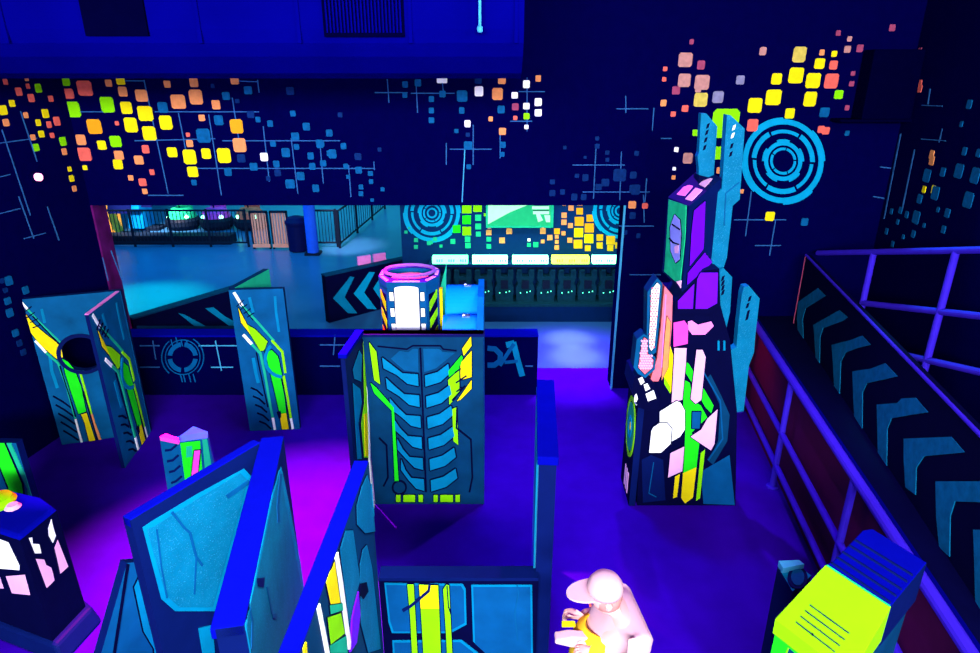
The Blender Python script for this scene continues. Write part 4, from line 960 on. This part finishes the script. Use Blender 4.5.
# fins
def slots(g, pl, z, L, k='blk'):
    P = zpaint(g, pl, z)
    for q in L: P.poly(q, k if len(q) == 4 else k, 3)
def slot4(u, v): return [(u - 8, v + 14), (u - 2, v - 8), (u + 10, v - 14), (u + 4, v + 8)]
slab('left_fin', [zA(215, 38), zA(240, 40), zA(290, 100), zA(275, 310), zA(270, 520), zA(205, 520), zA(204, 290), zA(198, 240), zA(205, 220)], TY + .22, .06, 'arm', 'cy', lambda g, pl: slots(g, pl, zA, [slot4(245, 97), slot4(240, 128), slot4(235, 162), slot4(230, 198)]))
slab('right_fin', [zA(335, 45), zA(352, 48), zA(418, 110), zA(395, 440), zA(362, 470), zB(490, 0), zB(475, 130), zB(460, 175), zB(425, 178), zB(330, 60), zA(250, 560), zA(258, 440), zA(312, 390), zA(322, 240)], TY + .10, .07, 'arm', 'cy', lambda g, pl: (slots(g, pl, zA, [slot4(356, 190), slot4(352, 228)]), slots(g, pl, zA, [slot4(366, 105), slot4(360, 142)], 'wht'), zpaint(g, pl, zA).stroke([(392, 360), (330, 410), (322, 560)], 5, 'pan', 3)))
slab('side_armour', [zB(425, 195), zB(460, 178), zB(500, 220), zB(490, 380), zB(470, 470), zB(425, 425)], TY + .06, .1, 'arm', 'cy', lambda g, pl: slots(g, pl, zB, [slot4(455, 225 + i * 22) for i in range(4)]))
slab('outer_fin', [zB(555, 265), zB(580, 262), zB(628, 320), zB(608, 490), zB(602, 570), zB(578, 632), zC(500, 216), zC(452, 222), zC(405, 160), zC(395, 100), zB(480, 570), zB(520, 545), zB(530, 430), zB(545, 300)], TY + .03, .07, 'arm', 'cy', lambda g, pl: slots(g, pl, zB, [slot4(580, 320), slot4(570, 352), slot4(573, 385), slot4(568, 408)]))
slab('fin_strut', [zC(380, 150), zC(440, 150), zC(470, 240), zC(440, 300), zC(380, 300)], TY + .05, .25, 'navy', 'navy')
slab('spine', [(699, 175), (718, 180), (722, 300), (722, 400), (690, 400), (690, 300)], TY + .2, .12, 'blk', 'navy')

# ================================================================== RIGHT RAMP AND RAILINGS
rb_ = at_z(772, 487, 0); rdir = V((.144, 1, 0))
def rp(Y, z, off=0): return V((rb_.x + rdir.x * (Y - rb_.y) + off, Y, z))
RT = at_y(793, 380, rb_.y).z
o = thing('pipe_railing', rp(4, 0), 'violet pipe railing along the floor on the right, in front of the walkway', 'railing')
pr_ = upright(rp(3, 0)[:2], rp(5, 0)[:2])
zs = [pr_.at(*q).z for q in ((806, 400), (800, 468), (785, 485))]
zs = [RT, pr_.at(790, 449).z, pr_.at(790, 495).z]
for zz, nm, r in ((zs[0], 'top_rail', .032), (zs[1], 'middle_rail', .024), (zs[2], 'bottom_rail', .024)):
    g = MB(); g.tube(rp(1.2, zz), rp(6.4, zz), r, 'tube'); g.build(nm, o)
y2 = pr_.at(855, 478).y; stp = rb_.y - y2
for k in range(-1, 3):
    Y = rb_.y - k * stp
    if Y > 6.3: continue
    g = MB(); g.tube(rp(Y, 0), rp(Y, RT), .024, 'tube'); pst = g.build('post', o)
    g = MB(); p = rp(Y, 0); g.lathe(p, [(.05, 0), (.05, .012), (.03, .02)], 'tube', 12); g.build('foot_flange', pst)
# walkway platform
WZ = .88
cw0 = at_y(806, 255, 6.3); cdir = V((.198, 1, 0)); CT = cw0.z
def cp(Y, z): return V((cw0.x + cdir.x * (Y - 6.3), Y, z))
g = MB(); pts = [rp(1.2, WZ, .07), rp(6.5, WZ, .07), cp(6.5, WZ), cp(1.2, WZ)]
pts = [rp(1.2, WZ, .07), rp(6.5, WZ, .07), V((3.9, 6.5, WZ)), V((3.1, 1.2, WZ))]
o = thing('raised_walkway', rp(4, 0, .4), 'dark raised walkway behind the violet pipe railing at right', 'walkway')
g.prism(pts, (0, 0, 1), WZ, 'blk', 'side'); g.build('deck', o)
o = thing('edge_board', rp(4, WZ, .1), 'dark blue board along the walkway edge just behind the top violet rail', 'board')
g = MB(); g.prism([rp(1.2, WZ + .05, .065), rp(6.5, WZ + .05, .065), rp(6.5, WZ + .05, .13), rp(1.2, WZ + .05, .13)], (0, 0, 1), .05, 'duct'); g.build('board', o)
# chevron wall
pcw = upright(cp(2, 0)[:2], cp(6, 0)[:2])
o = thing('chevron_wall', cp(4.5, WZ), 'black wall with big blue chevrons on the walkway at right', 'wall panel')
g = MB(); g.prism([cp(2.2, WZ + .004), cp(6.3, WZ + .004), cp(6.3, CT), cp(2.2, CT)], pcw.n, .05, 'blk', 'blk')
g.clips = [(cp(2.2, 0), cdir.normalized()), (cp(6.3, 0), -cdir.normalized()), (V((0, 0, WZ)), V((0, 0, 1))), (V((0, 0, CT)), V((0, 0, -1)))]
P = zpaint(g, pcw, zm(780, 230, .3063))
for q in ([(60, 235), (125, 190), (150, 215), (85, 255), (75, 290), (78, 395), (62, 370), (57, 290)], [(110, 310), (195, 262), (222, 285), (205, 297), (142, 320), (132, 350), (130, 450), (119, 440), (114, 350)], [(170, 375), (230, 360), (270, 345), (297, 375), (255, 385), (215, 400), (200, 430), (195, 560), (180, 540), (174, 430)], [(238, 462), (300, 452), (345, 435), (385, 478), (330, 490), (285, 500), (271, 530), (270, 650), (245, 630), (240, 520)], [(318, 570), (385, 565), (400, 550), (445, 548), (485, 595), (420, 605), (365, 615), (352, 650), (350, 770), (322, 745)]): P.poly(q, 'chev')
P = zpaint(g, pcw, zm(820, 400, .3874))
for q in ([(218, 100), (340, 95), (375, 135), (270, 145), (250, 175), (248, 245), (222, 225), (218, 150)], [(300, 210), (440, 210), (480, 265), (350, 262), (338, 300), (336, 405), (310, 380), (302, 300)], [(398, 335), (560, 335), (600, 390), (440, 395), (425, 440), (425, 600), (405, 570)]): P.poly(q, 'chev')
g.build('panel', o)
g = MB(); g.tube(cp(2.2, CT), cp(6.3, CT), .012, 'tube', 8); g.build('top_trim', o)
g = MB(); g.tube(cp(6.3, WZ), cp(6.3, CT), .008, 'dim_sal', 8); g.build('end_trim', o)
# upper ramp railing behind it
o = thing('ramp_railing', (3.3, 5.3, WZ), 'blue pipe railing of the upper ramp behind the chevron wall at right', 'railing')
pu = upright((3.29, 6.4), (3.36, 4.0))
pp = lambda x, y: pu.at(x, y)
def ext(a, b, px2):            # rail through two sights, carried on past the frame
    A, B = pp(*a), pp(*b); return A, A + (B - A) * 1.25
for nm, a, b, k in (('top_rail', (818, 253), (980, 250), 'tube'), ('middle_rail', (862, 303), (980, 316), 'tube'), ('bottom_rail', (905, 355), (980, 372), 'tube')):
    A, B = ext(a, b, 0); g = MB(); g.tube(A, B, .026, k); g.build(nm, o)
for a, b in (((874, 253), (862, 305)), ((958, 252), (922, 372))):
    A, B = pp(*a), pp(*b); A.y = B.y = (A.y + B.y) / 2; A.x = B.x; g = MB()
    g.tube(V((A.x, A.y, WZ)), A, .026, 'tube'); g.build('post', o)
A, B = ext((818, 253), (980, 250), 0); g = MB(); g.tube(V((B.x, B.y - .0, WZ)), B, .026, 'tube'); g.build('post', o)

# yellow-green pod head at the lower right
o = thing('pod_tower', (1.5, 1.9, 0), 'blue pod tower with bright yellow-green slotted lid at the lower right', 'obstacle')
z = zm(740, 510, .219); T = 1.46
L1, L2 = at_z(*z(390, 250), T), at_z(*z(690, 440), T)
B1, B2, B3 = at_z(*z(560, 92), T), at_z(*z(605, 84), T), at_z(*z(855, 240), T)
B0 = at_z(*z(425, 232), T)
F1, F2 = at_z(*z(160, 497), T - .1), at_z(*z(505, 760), T - .1)
drop = V((0, 0, -.1))
g = MB(); lidp = [F1, F2, L2, L1]; low = [V((p.x, p.y, T - .17)) for p in lidp]
g.add(lidp + low, [(0, 1, 2, 3), (4, 7, 6, 5), (0, 4, 5, 1), (1, 5, 6, 2), (2, 6, 7, 3), (3, 7, 4, 0)], 'lid')
P = zpaint(g, plane3(L1, L2, F1), z)
for i in range(4): P.stroke([(318 - i * 21, 434 + i * 26), (500 - i * 22, 566 + i * 28)], 4, 'navy', 3)
P.poly([(325, 568), (335, 566), (338, 574), (328, 575)], 'blk', 4); P.stroke([(395, 252), (685, 440)], 5, 'grn2', 3)
g.build('lid', o, bevel=.008)
g = MB(); bk = [L1, L2, B3, B2, B1, B0]; g.prism(bk, (0, 0, 1), .2, 'cap', 'navy')
P = zpaint(g, Plane((0, 0, T), (0, 0, 1)), z)
for a, b in (((440, 215), (715, 395)), ((465, 190), (740, 365)), ((495, 160), (765, 330)), ((520, 135), (790, 300)), ((415, 240), (690, 425))): P.stroke([a, b], 9, 'navy', 3)
g.build('grooved_back', o, bevel=.008)
cen = (L1 + L2 + B3 + B1 + F1 + F2) / 6
body = [V((cen.x + (p.x - cen.x) * .9, cen.y + (p.y - cen.y) * .9, T - .17)) for p in (F1, F2, L2, B3, B2, B1, L1)]
g = MB(); frustum(g, body, .95, 'pan2', 'navy'); g.build('tower_body', o)
d_ = (F2 - F1).normalized()
g = MB(); A = V((F1.x, F1.y, T - .17)); n_ = V((d_.y, -d_.x, 0)); 
if n_.y > 0: n_ = -n_
fl = (F2 - F1).length
f = lambda s, zz: A + d_ * s * fl + V((0, 0, zz)) - n_ * .02
g.prism([f(0, 0), f(1, 0), f(1, -.35), f(.8, -.3), f(.7, -.03), f(.2, -.03), f(.1, -.3), f(0, -.35)], n_, .05, 'gre', 'lim'); g.build('front_frame', o)
# ear
E = [at_z(*z(*q), 1.2) for q in ((172, 256), (265, 252), (325, 300), (240, 372))]
cen = sum(E, V()) / 4
o = thing('finned_post', (cen.x, cen.y, 0), 'small pale cyan finned post top poking out left behind the yellow-green lid', 'obstacle')
g = MB(); frustum(g, E, .92, 'navy', 'cy'); 
P = zpaint(g, Plane((0, 0, 1.2), (0, 0, 1)), z); P.ring((262, 312), 0, 46, 'navy', 0, 360, 3, 1.1); P.ring((262, 312), 0, 30, 'armd', 0, 360, 5, 1.3)
g.build('post_body', o)
g = MB(); g.prism([V((p.x, p.y, 1.23)) for p in (E[0], E[1], E[1] * .6 + E[2] * .4, E[0] * .7 + E[3] * .3)], (0, 0, 1), .03, 'cyl'); g.build('fin_plate', o)

# red indicator on the left wall
p = pleft.at(35, 177)
o = thing('indicator_light', p, 'small red-pink glowing light on the left wall', 'light')
g = MB(); g.tube(p, p + nL * .02, .05, 'blk', 16); g.build('light_base', o)
g = MB(); g.tube(p + nL * .02, p + nL * .05, .034, 'redled', 16); g.build('glowing_lens', o)

# ================================================================== PERSON
def skinned(name, verts, edges, radii, k, parent, sub=2, root=0):
    me = bpy.data.meshes.new(name); off = parent_world(parent)
    me.from_pydata([V(v) * K - off for v in verts], edges, [])
    me.materials.append(M[k])
    ob = bpy.data.objects.new(name, me); COL.objects.link(ob); ob.parent = parent
    sm = ob.modifiers.new('skin', 'SKIN'); sm.use_smooth_shade = True
    sv = me.skin_vertices[0].data
    for i, r in enumerate(radii):
        r = r if isinstance(r, tuple) else (r, r); sv[i].radius = (r[0] * K, r[1] * K); sv[i].use_root = (i == root)
    ss = ob.modifiers.new('sub', 'SUBSURF'); ss.levels = sub; ss.render_levels = sub
    return ob
hp = at_z(601, 591, 1.165)                  # head centre
PX, PY = hp.x + .03, hp.y
def pv_(x, y, zz): return (PX + x, PY + y, zz)
man = thing('person', (PX, PY, 0), 'person in pale cap and clothes with a yellow vest walking left, holding a pale blaster', 'person')
# facing -X (to the left in the photo)
bv = [pv_(0, 0, .62), pv_(.01, 0, .76), pv_(.035, 0, .90), pv_(.065, 0, 1.03), pv_(.03, 0, 1.07), pv_(-.015, 0, 1.105), pv_(-.02, 0, 1.165), pv_(-.015, 0, 1.205),
      pv_(.08, .135, 1.03), pv_(.03, .19, .84), pv_(-.09, .10, .93),
      pv_(.11, -.135, 1.04), pv_(.09, -.19, .82), pv_(-.06, -.10, .92),
      pv_(.0, .075, .58), pv_(-.07, .08, .34), pv_(.01, .08, .05), pv_(-.09, .08, .03),
      pv_(.0, -.075, .58), pv_(.03, -.08, .34), pv_(.13, -.08, .07), pv_(.04, -.08, .03)]
be = [(0,1),(1,2),(2,3),(3,4),(4,5),(5,6),(6,7),(3,8),(8,9),(9,10),(3,11),(11,12),(12,13),(0,14),(14,15),(15,16),(16,17),(0,18),(18,19),(19,20),(20,21)]
br_ = [(.10,.12),(.09,.11),(.10,.13),(.08,.11),.038,.060,.068,.05,.055,.04,.026,.055,.04,.026,.075,.052,.034,.03,.075,.052,.034,.03]
body_ = skinned('body', bv, be, br_, 'skin', man)
# hands: five fingers each, curled round the grip
def hand(c, side):
    c = V(c); g = []
    hv = [c, c + V((-.045, 0, .005))]; he = [(0, 1)]; hr = [.022, .024]
    for i in range(4):
        b = len(hv); y = -.022 + i * .0145; ln = (.030, .035, .033, .026)[i]
        hv += [c + V((-.06, y, .008)), c + V((-.06 - ln * .6, y, .004)), c + V((-.06 - ln * .8, y * .9, -.022)), c + V((-.055 - ln * .4, y * .9, -.032))]
        he += [(1, b), (b, b + 1), (b + 1, b + 2), (b + 2, b + 3)]; hr += [.0085, .008, .0075, .007]
    b = len(hv); hv += [c + V((-.025, side * .026, .01)), c + V((-.052, side * .034, .02)), c + V((-.072, side * .026, .022))]
    he += [(0, b), (b, b + 1), (b + 1, b + 2)]; hr += [.010, .009, .008]
    return hv, he, hr
for nm, c, sd in (('left_hand', bv[10], -1), ('right_hand', bv[13], 1)):
    hv, he_, hr = hand(c, sd); skinned('hand', hv, he_, hr, 'skin', body_, 1)
# clothes
skinned('shirt', [pv_(0, 0, .60), pv_(.01, 0, .76), pv_(.035, 0, .90), pv_(.065, 0, 1.03), pv_(.085, .145, 1.035), pv_(.03, .195, .85), pv_(.115, -.145, 1.045), pv_(.09, -.195, .83), pv_(-.04, .145, .89), pv_(-.005, -.14, .875)],
        [(0,1),(1,2),(2,3),(3,4),(4,5),(3,6),(6,7),(5,8),(7,9)], [(.12,.135),(.11,.13),(.12,.145),(.095,.12),.070,.052,.070,.052,.036,.036], 'cloth', man)
skinned('trousers', [pv_(0, 0, .62), pv_(.0, .075, .56), pv_(-.07, .08, .36), pv_(.005, .08, .09), pv_(.0, -.075, .56), pv_(.03, -.08, .36), pv_(.122, -.08, .11)],
        [(0,1),(1,2),(2,3),(0,4),(4,5),(5,6)], [(.11,.13),.088,.064,.048,.088,.064,.048], 'trou', man)
for a, d0 in ((16, 17), (20, 21)):
    p, q = V(bv[a]), V(bv[d0])
    skinned('shoe', [(p.x + .02, p.y, .035), (p.x - .04, p.y, .04), (p.x - .13, p.y, .03)], [(0,1),(1,2)], [.036,.04,.03], 'wht', man, 1)
g = MB()
n = 10; rows = ((.58, .165, .160), (.70, .160, .160), (.80, .165, .165), (.88, .168, .165), (.94, .155, .13), (.975, .13, .09))
vv = []
for zz, rx, ry in rows:
    for i in range(n + 1):
        t = math.radians(-72 + 144 * i / n); vv.append(V((PX - .005 + .12 * max(0, zz - .66) - rx * math.cos(t), PY + ry * math.sin(t), zz)))
m_ = len(vv); vv += [V((PX + (p.x - PX) * .90, PY + (p.y - PY) * .90, p.z)) for p in vv]
ff = []
for r in range(len(rows) - 1):
    for i in range(n):
        a = r * (n + 1) + i; q = (a, a + 1, a + n + 2, a + n + 1); ff += [q, tuple(x + m_ for x in reversed(q))]
edge = list(range(n + 1)) + [r * (n + 1) + n for r in range(1, len(rows))] + [(len(rows) - 1) * (n + 1) + i for i in range(n - 1, -1, -1)] + [r * (n + 1) for r in range(len(rows) - 2, 0, -1)]
for i in range(len(edge)): a, b = edge[i], edge[(i + 1) % len(edge)]; ff.append((a, b, b + m_, a + m_))
g.add(vv, ff, 'vyel')
g.build('vest', man, smooth=True)
# cap and face
hc_ = V(pv_(-.018, 0, 1.15))
g = MB(); g.lathe(hc_ + V((.005, 0, .015)), [(.076, 0), (.080, .02), (.076, .045), (.058, .072), (.03, .084), (.01, .087)], 'cloth', 28)
cap_ = g.build('cap', man, smooth=True)
g = MB(); n = 14
top = [hc_ + V((-.05 - .115 * math.sin(math.pi * i / n), .070 * math.cos(math.pi * i / n), .025 - .02 * math.sin(math.pi * i / n))) for i in range(n + 1)]
g.prism(top, (0, 0, 1), .01, 'cloth'); g.build('cap_peak', cap_)
g = MB()
for s in (-1, 1):
    e_ = hc_ + V((-.060, s * .024, -.005)); g.lathe(e_ - V((0, 0, .008)), [(.003, 0), (.009, .004), (.009, .012), (.003, .016)], 'wht', 10)
    g.box(e_ + V((-.008, 0, 0)), (.005, .008, .008), 'blk')
g.build('eyes', body_)
g = MB(); nb = hc_ + V((-.064, 0, -.03)); g.add([nb + V((0, 0, .03)), nb + V((0, -.014, -.005)), nb + V((0, .014, -.005)), nb + V((-.026, 0, -.004)), nb + V((.02, 0, .0))], [(0, 1, 3), (0, 3, 2), (1, 2, 3), (0, 4, 1), (0, 2, 4), (1, 4, 2)], 'skin'); g.build('nose', body_)
g = MB(); g.box(hc_ + V((-.058, 0, -.052)), (.01, .04, .008), 'sal'); g.build('mouth', body_, bevel=.002)
for s in (-1, 1):
    g = MB(); g.lathe(hc_ + V((.012, s * .067, -.03)), [(.006, 0), (.014, .01), (.018, .028), (.008, .04)], 'skin', 10); g.build('ear', body_)
g = MB(); g.lathe(hc_ + V((.016, 0, -.05)), [(.04, -.015), (.060, 0), (.067, .035), (.066, .06)], 'dim_pea', 20); g.build('hair', man, smooth=True)
# blaster in the hands
bp = V(bv[13]) * .5 + V(bv[10]) * .5 + V((-.07, 0, -.005))
o = thing('toy_blaster', bp, 'pale toy blaster held forward in the hands of the person in the cap', 'blaster')
g = MB(); g.prism([(bp.x + a, bp.y - .02, bp.z + b) for a, b in ((.10, -.01), (.10, .035), (-.02, .045), (-.085, .03), (-.085, .005), (-.02, -.015))], (0, -1, 0), -.045, 'cloth'); g.build('barrel', o, bevel=.006)
g = MB(); g.prism([(bp.x + a, bp.y - .015, bp.z + b) for a, b in ((.09, -.01), (.04, -.01), (.055, -.09), (.10, -.09))], (0, -1, 0), -.035, 'pkw'); g.build('grip', o, bevel=.006)
g = MB(); g.box((bp.x - .02, bp.y + .003, bp.z + .052), (.06, .02, .016), 'yel'); g.build('sight', o)

# ================================================================== LIGHTS
def aim(o, loc, tgt):
    o.location = V(loc) * K; o.rotation_euler = (V(tgt) - V(loc)).to_track_quat('-Z', 'Y').to_euler()
def area(name, loc, tgt, sx, sy, power, col):
    l = bpy.data.lights.new(name, 'AREA'); l.shape = 'RECTANGLE'; l.size = sx * K; l.size_y = sy * K; l.energy = power; l.color = col
    o = bpy.data.objects.new(name, l); COL.objects.link(o); aim(o, loc, tgt); return o
def spot(name, loc, tgt, power, col, ang, blend=.5, r=.1):
    l = bpy.data.lights.new(name, 'SPOT'); l.energy = power; l.color = col; l.spot_size = math.radians(ang); l.spot_blend = blend; l.shadow_soft_size = r
    o = bpy.data.objects.new(name, l); COL.objects.link(o); aim(o, loc, tgt); return o
UV = (.86, .90, 1.0)  # near-white stand-in for black light
area('uv_fill', (-.3, -4.0, 4.1), (0, 5, 1.2), 5.0, .9, 2500, UV)  # unseen fill added behind the camera to light the camera-facing fronts
area('uv_fill', (2.2, 2.2, 5.0), (1.2, 5.5, 1.0), 2.0, 1.0, 100, UV)  # unseen ceiling fill added over the right side
area('uv_fill', (3.0, .2, 4.4), (-1.2, 2.6, .9), 1.2, .5, 190, UV)  # added to brighten the angled barrier's right panel
area('wall_fill', (-2.0, 4.9, 3.22), (-2.0, 6.7, 2.7), 3.6, .25, 45, UV)  # added under the duct to brighten the back wall squares
spot('magenta_spot', (-2.2, 6.2, 4.9), (-1.3, 3.4, 0), 34000, (1, .0, .30), 44, 1.0, .05)
spot('barrier_fill', (.2, 2.0, 4.9), (-1.35, 2.45, .6), 1900, UV, 34, .6, .3)  # added to lift the angled barrier's right panel and the low wing
spot('gate_fill', (-3.2, 11.6, 3.1), (-2.9, 12.75, .4), 2600, (1, .6, .5), 26, .8, .2)  # added fill that brightens the pink gates
spot('cabinet_fill', (-7.2, 12.4, 3.1), (-7.3, 13.7, .6), 7000, (1, .65, .45), 34, .8, .2)  # added so the orange cabinet keeps its colour under the teal light
spot('blue_spot', (.3, 5.4, 4.9), (.15, 5.0, 0), 900, (.15, .0, 1), 70, .9, .2)
spot('violet_spot', (1.3, 5.9, 4.9), (1.0, 3.4, 0), 900, (.55, .0, 1), 60, .9, .06)
spot('cyan_spot', (3.1, 5.6, 4.6), (3.36, 4.3, 1.9), 1500, (.0, 1, .5), 30, .8, .1)
spot('red_spot', (1.9, 6.2, 1.3), (2.75, 5.6, .45), 50, (1, .05, .08), 55, .9, .1)
area('hall_teal_light', (-5.5, 11.5, 3.2), (-5.5, 11.5, 0), 6, 4, 420, (.0, .62, 1))
area('hall_arcade_light', (-4, 16.5, 3.1), (-4, 18, 0), 7, 3, 480, (.2, .95, 1))
spot('hall_cyan_spot', (-5.5, 9.8, 3.1), (-5.4, 9.5, 0), 2200, (.0, 1, .45), 46, .8)
area('vest_room_light', (.8, 7.9, 3.1), (.8, 9, 1.4), 3, .3, 130, (.75, .9, 1))
spot('vest_room_violet', (1.1, 7.3, 3.25), (1.0, 7.3, 0), 2600, (.8, .0, 1), 46, .8, .2)
spot('entry_glint', (1.07, 7.95, 3.2), (1.06, 8.0, 0), 5000, (1, .30, .12), 15, 1.0)  # pair of added spots imitating a lamp's glossy reflection on the floor
spot('entry_glint', (1.07, 7.5, 3.2), (1.06, 7.45, 0), 5000, (1, .30, .12), 15, 1.0)
spot('jamb_red_light', (-3.2, 7.2, .55), (-3.95, 6.68, .5), 12, (1, .02, .2), 60, .9)
w = bpy.data.worlds.new('blue_world_fill'); SC.world = w; w.use_nodes = True  # world serves as soft blue fill through the room's open back
w.node_tree.nodes['Background'].inputs[0].default_value = (.01, .01, .30, 1); w.node_tree.nodes['Background'].inputs[1].default_value = .25

cam = bpy.data.cameras.new('camera'); cam.sensor_width = 36; cam.lens = 36 * F / 980; cam.clip_end = 200
co = bpy.data.objects.new('camera', cam); COL.objects.link(co); co.location = EYE * K; co.rotation_euler = (math.pi / 2 - PITCH, 0, 0)
SC.camera = co
SC.view_settings.view_transform = 'Standard'; SC.view_settings.look = 'None'; SC.view_settings.exposure = 0.0; SC.view_settings.gamma = 1.0
SC.view_settings.use_curve_mapping = False
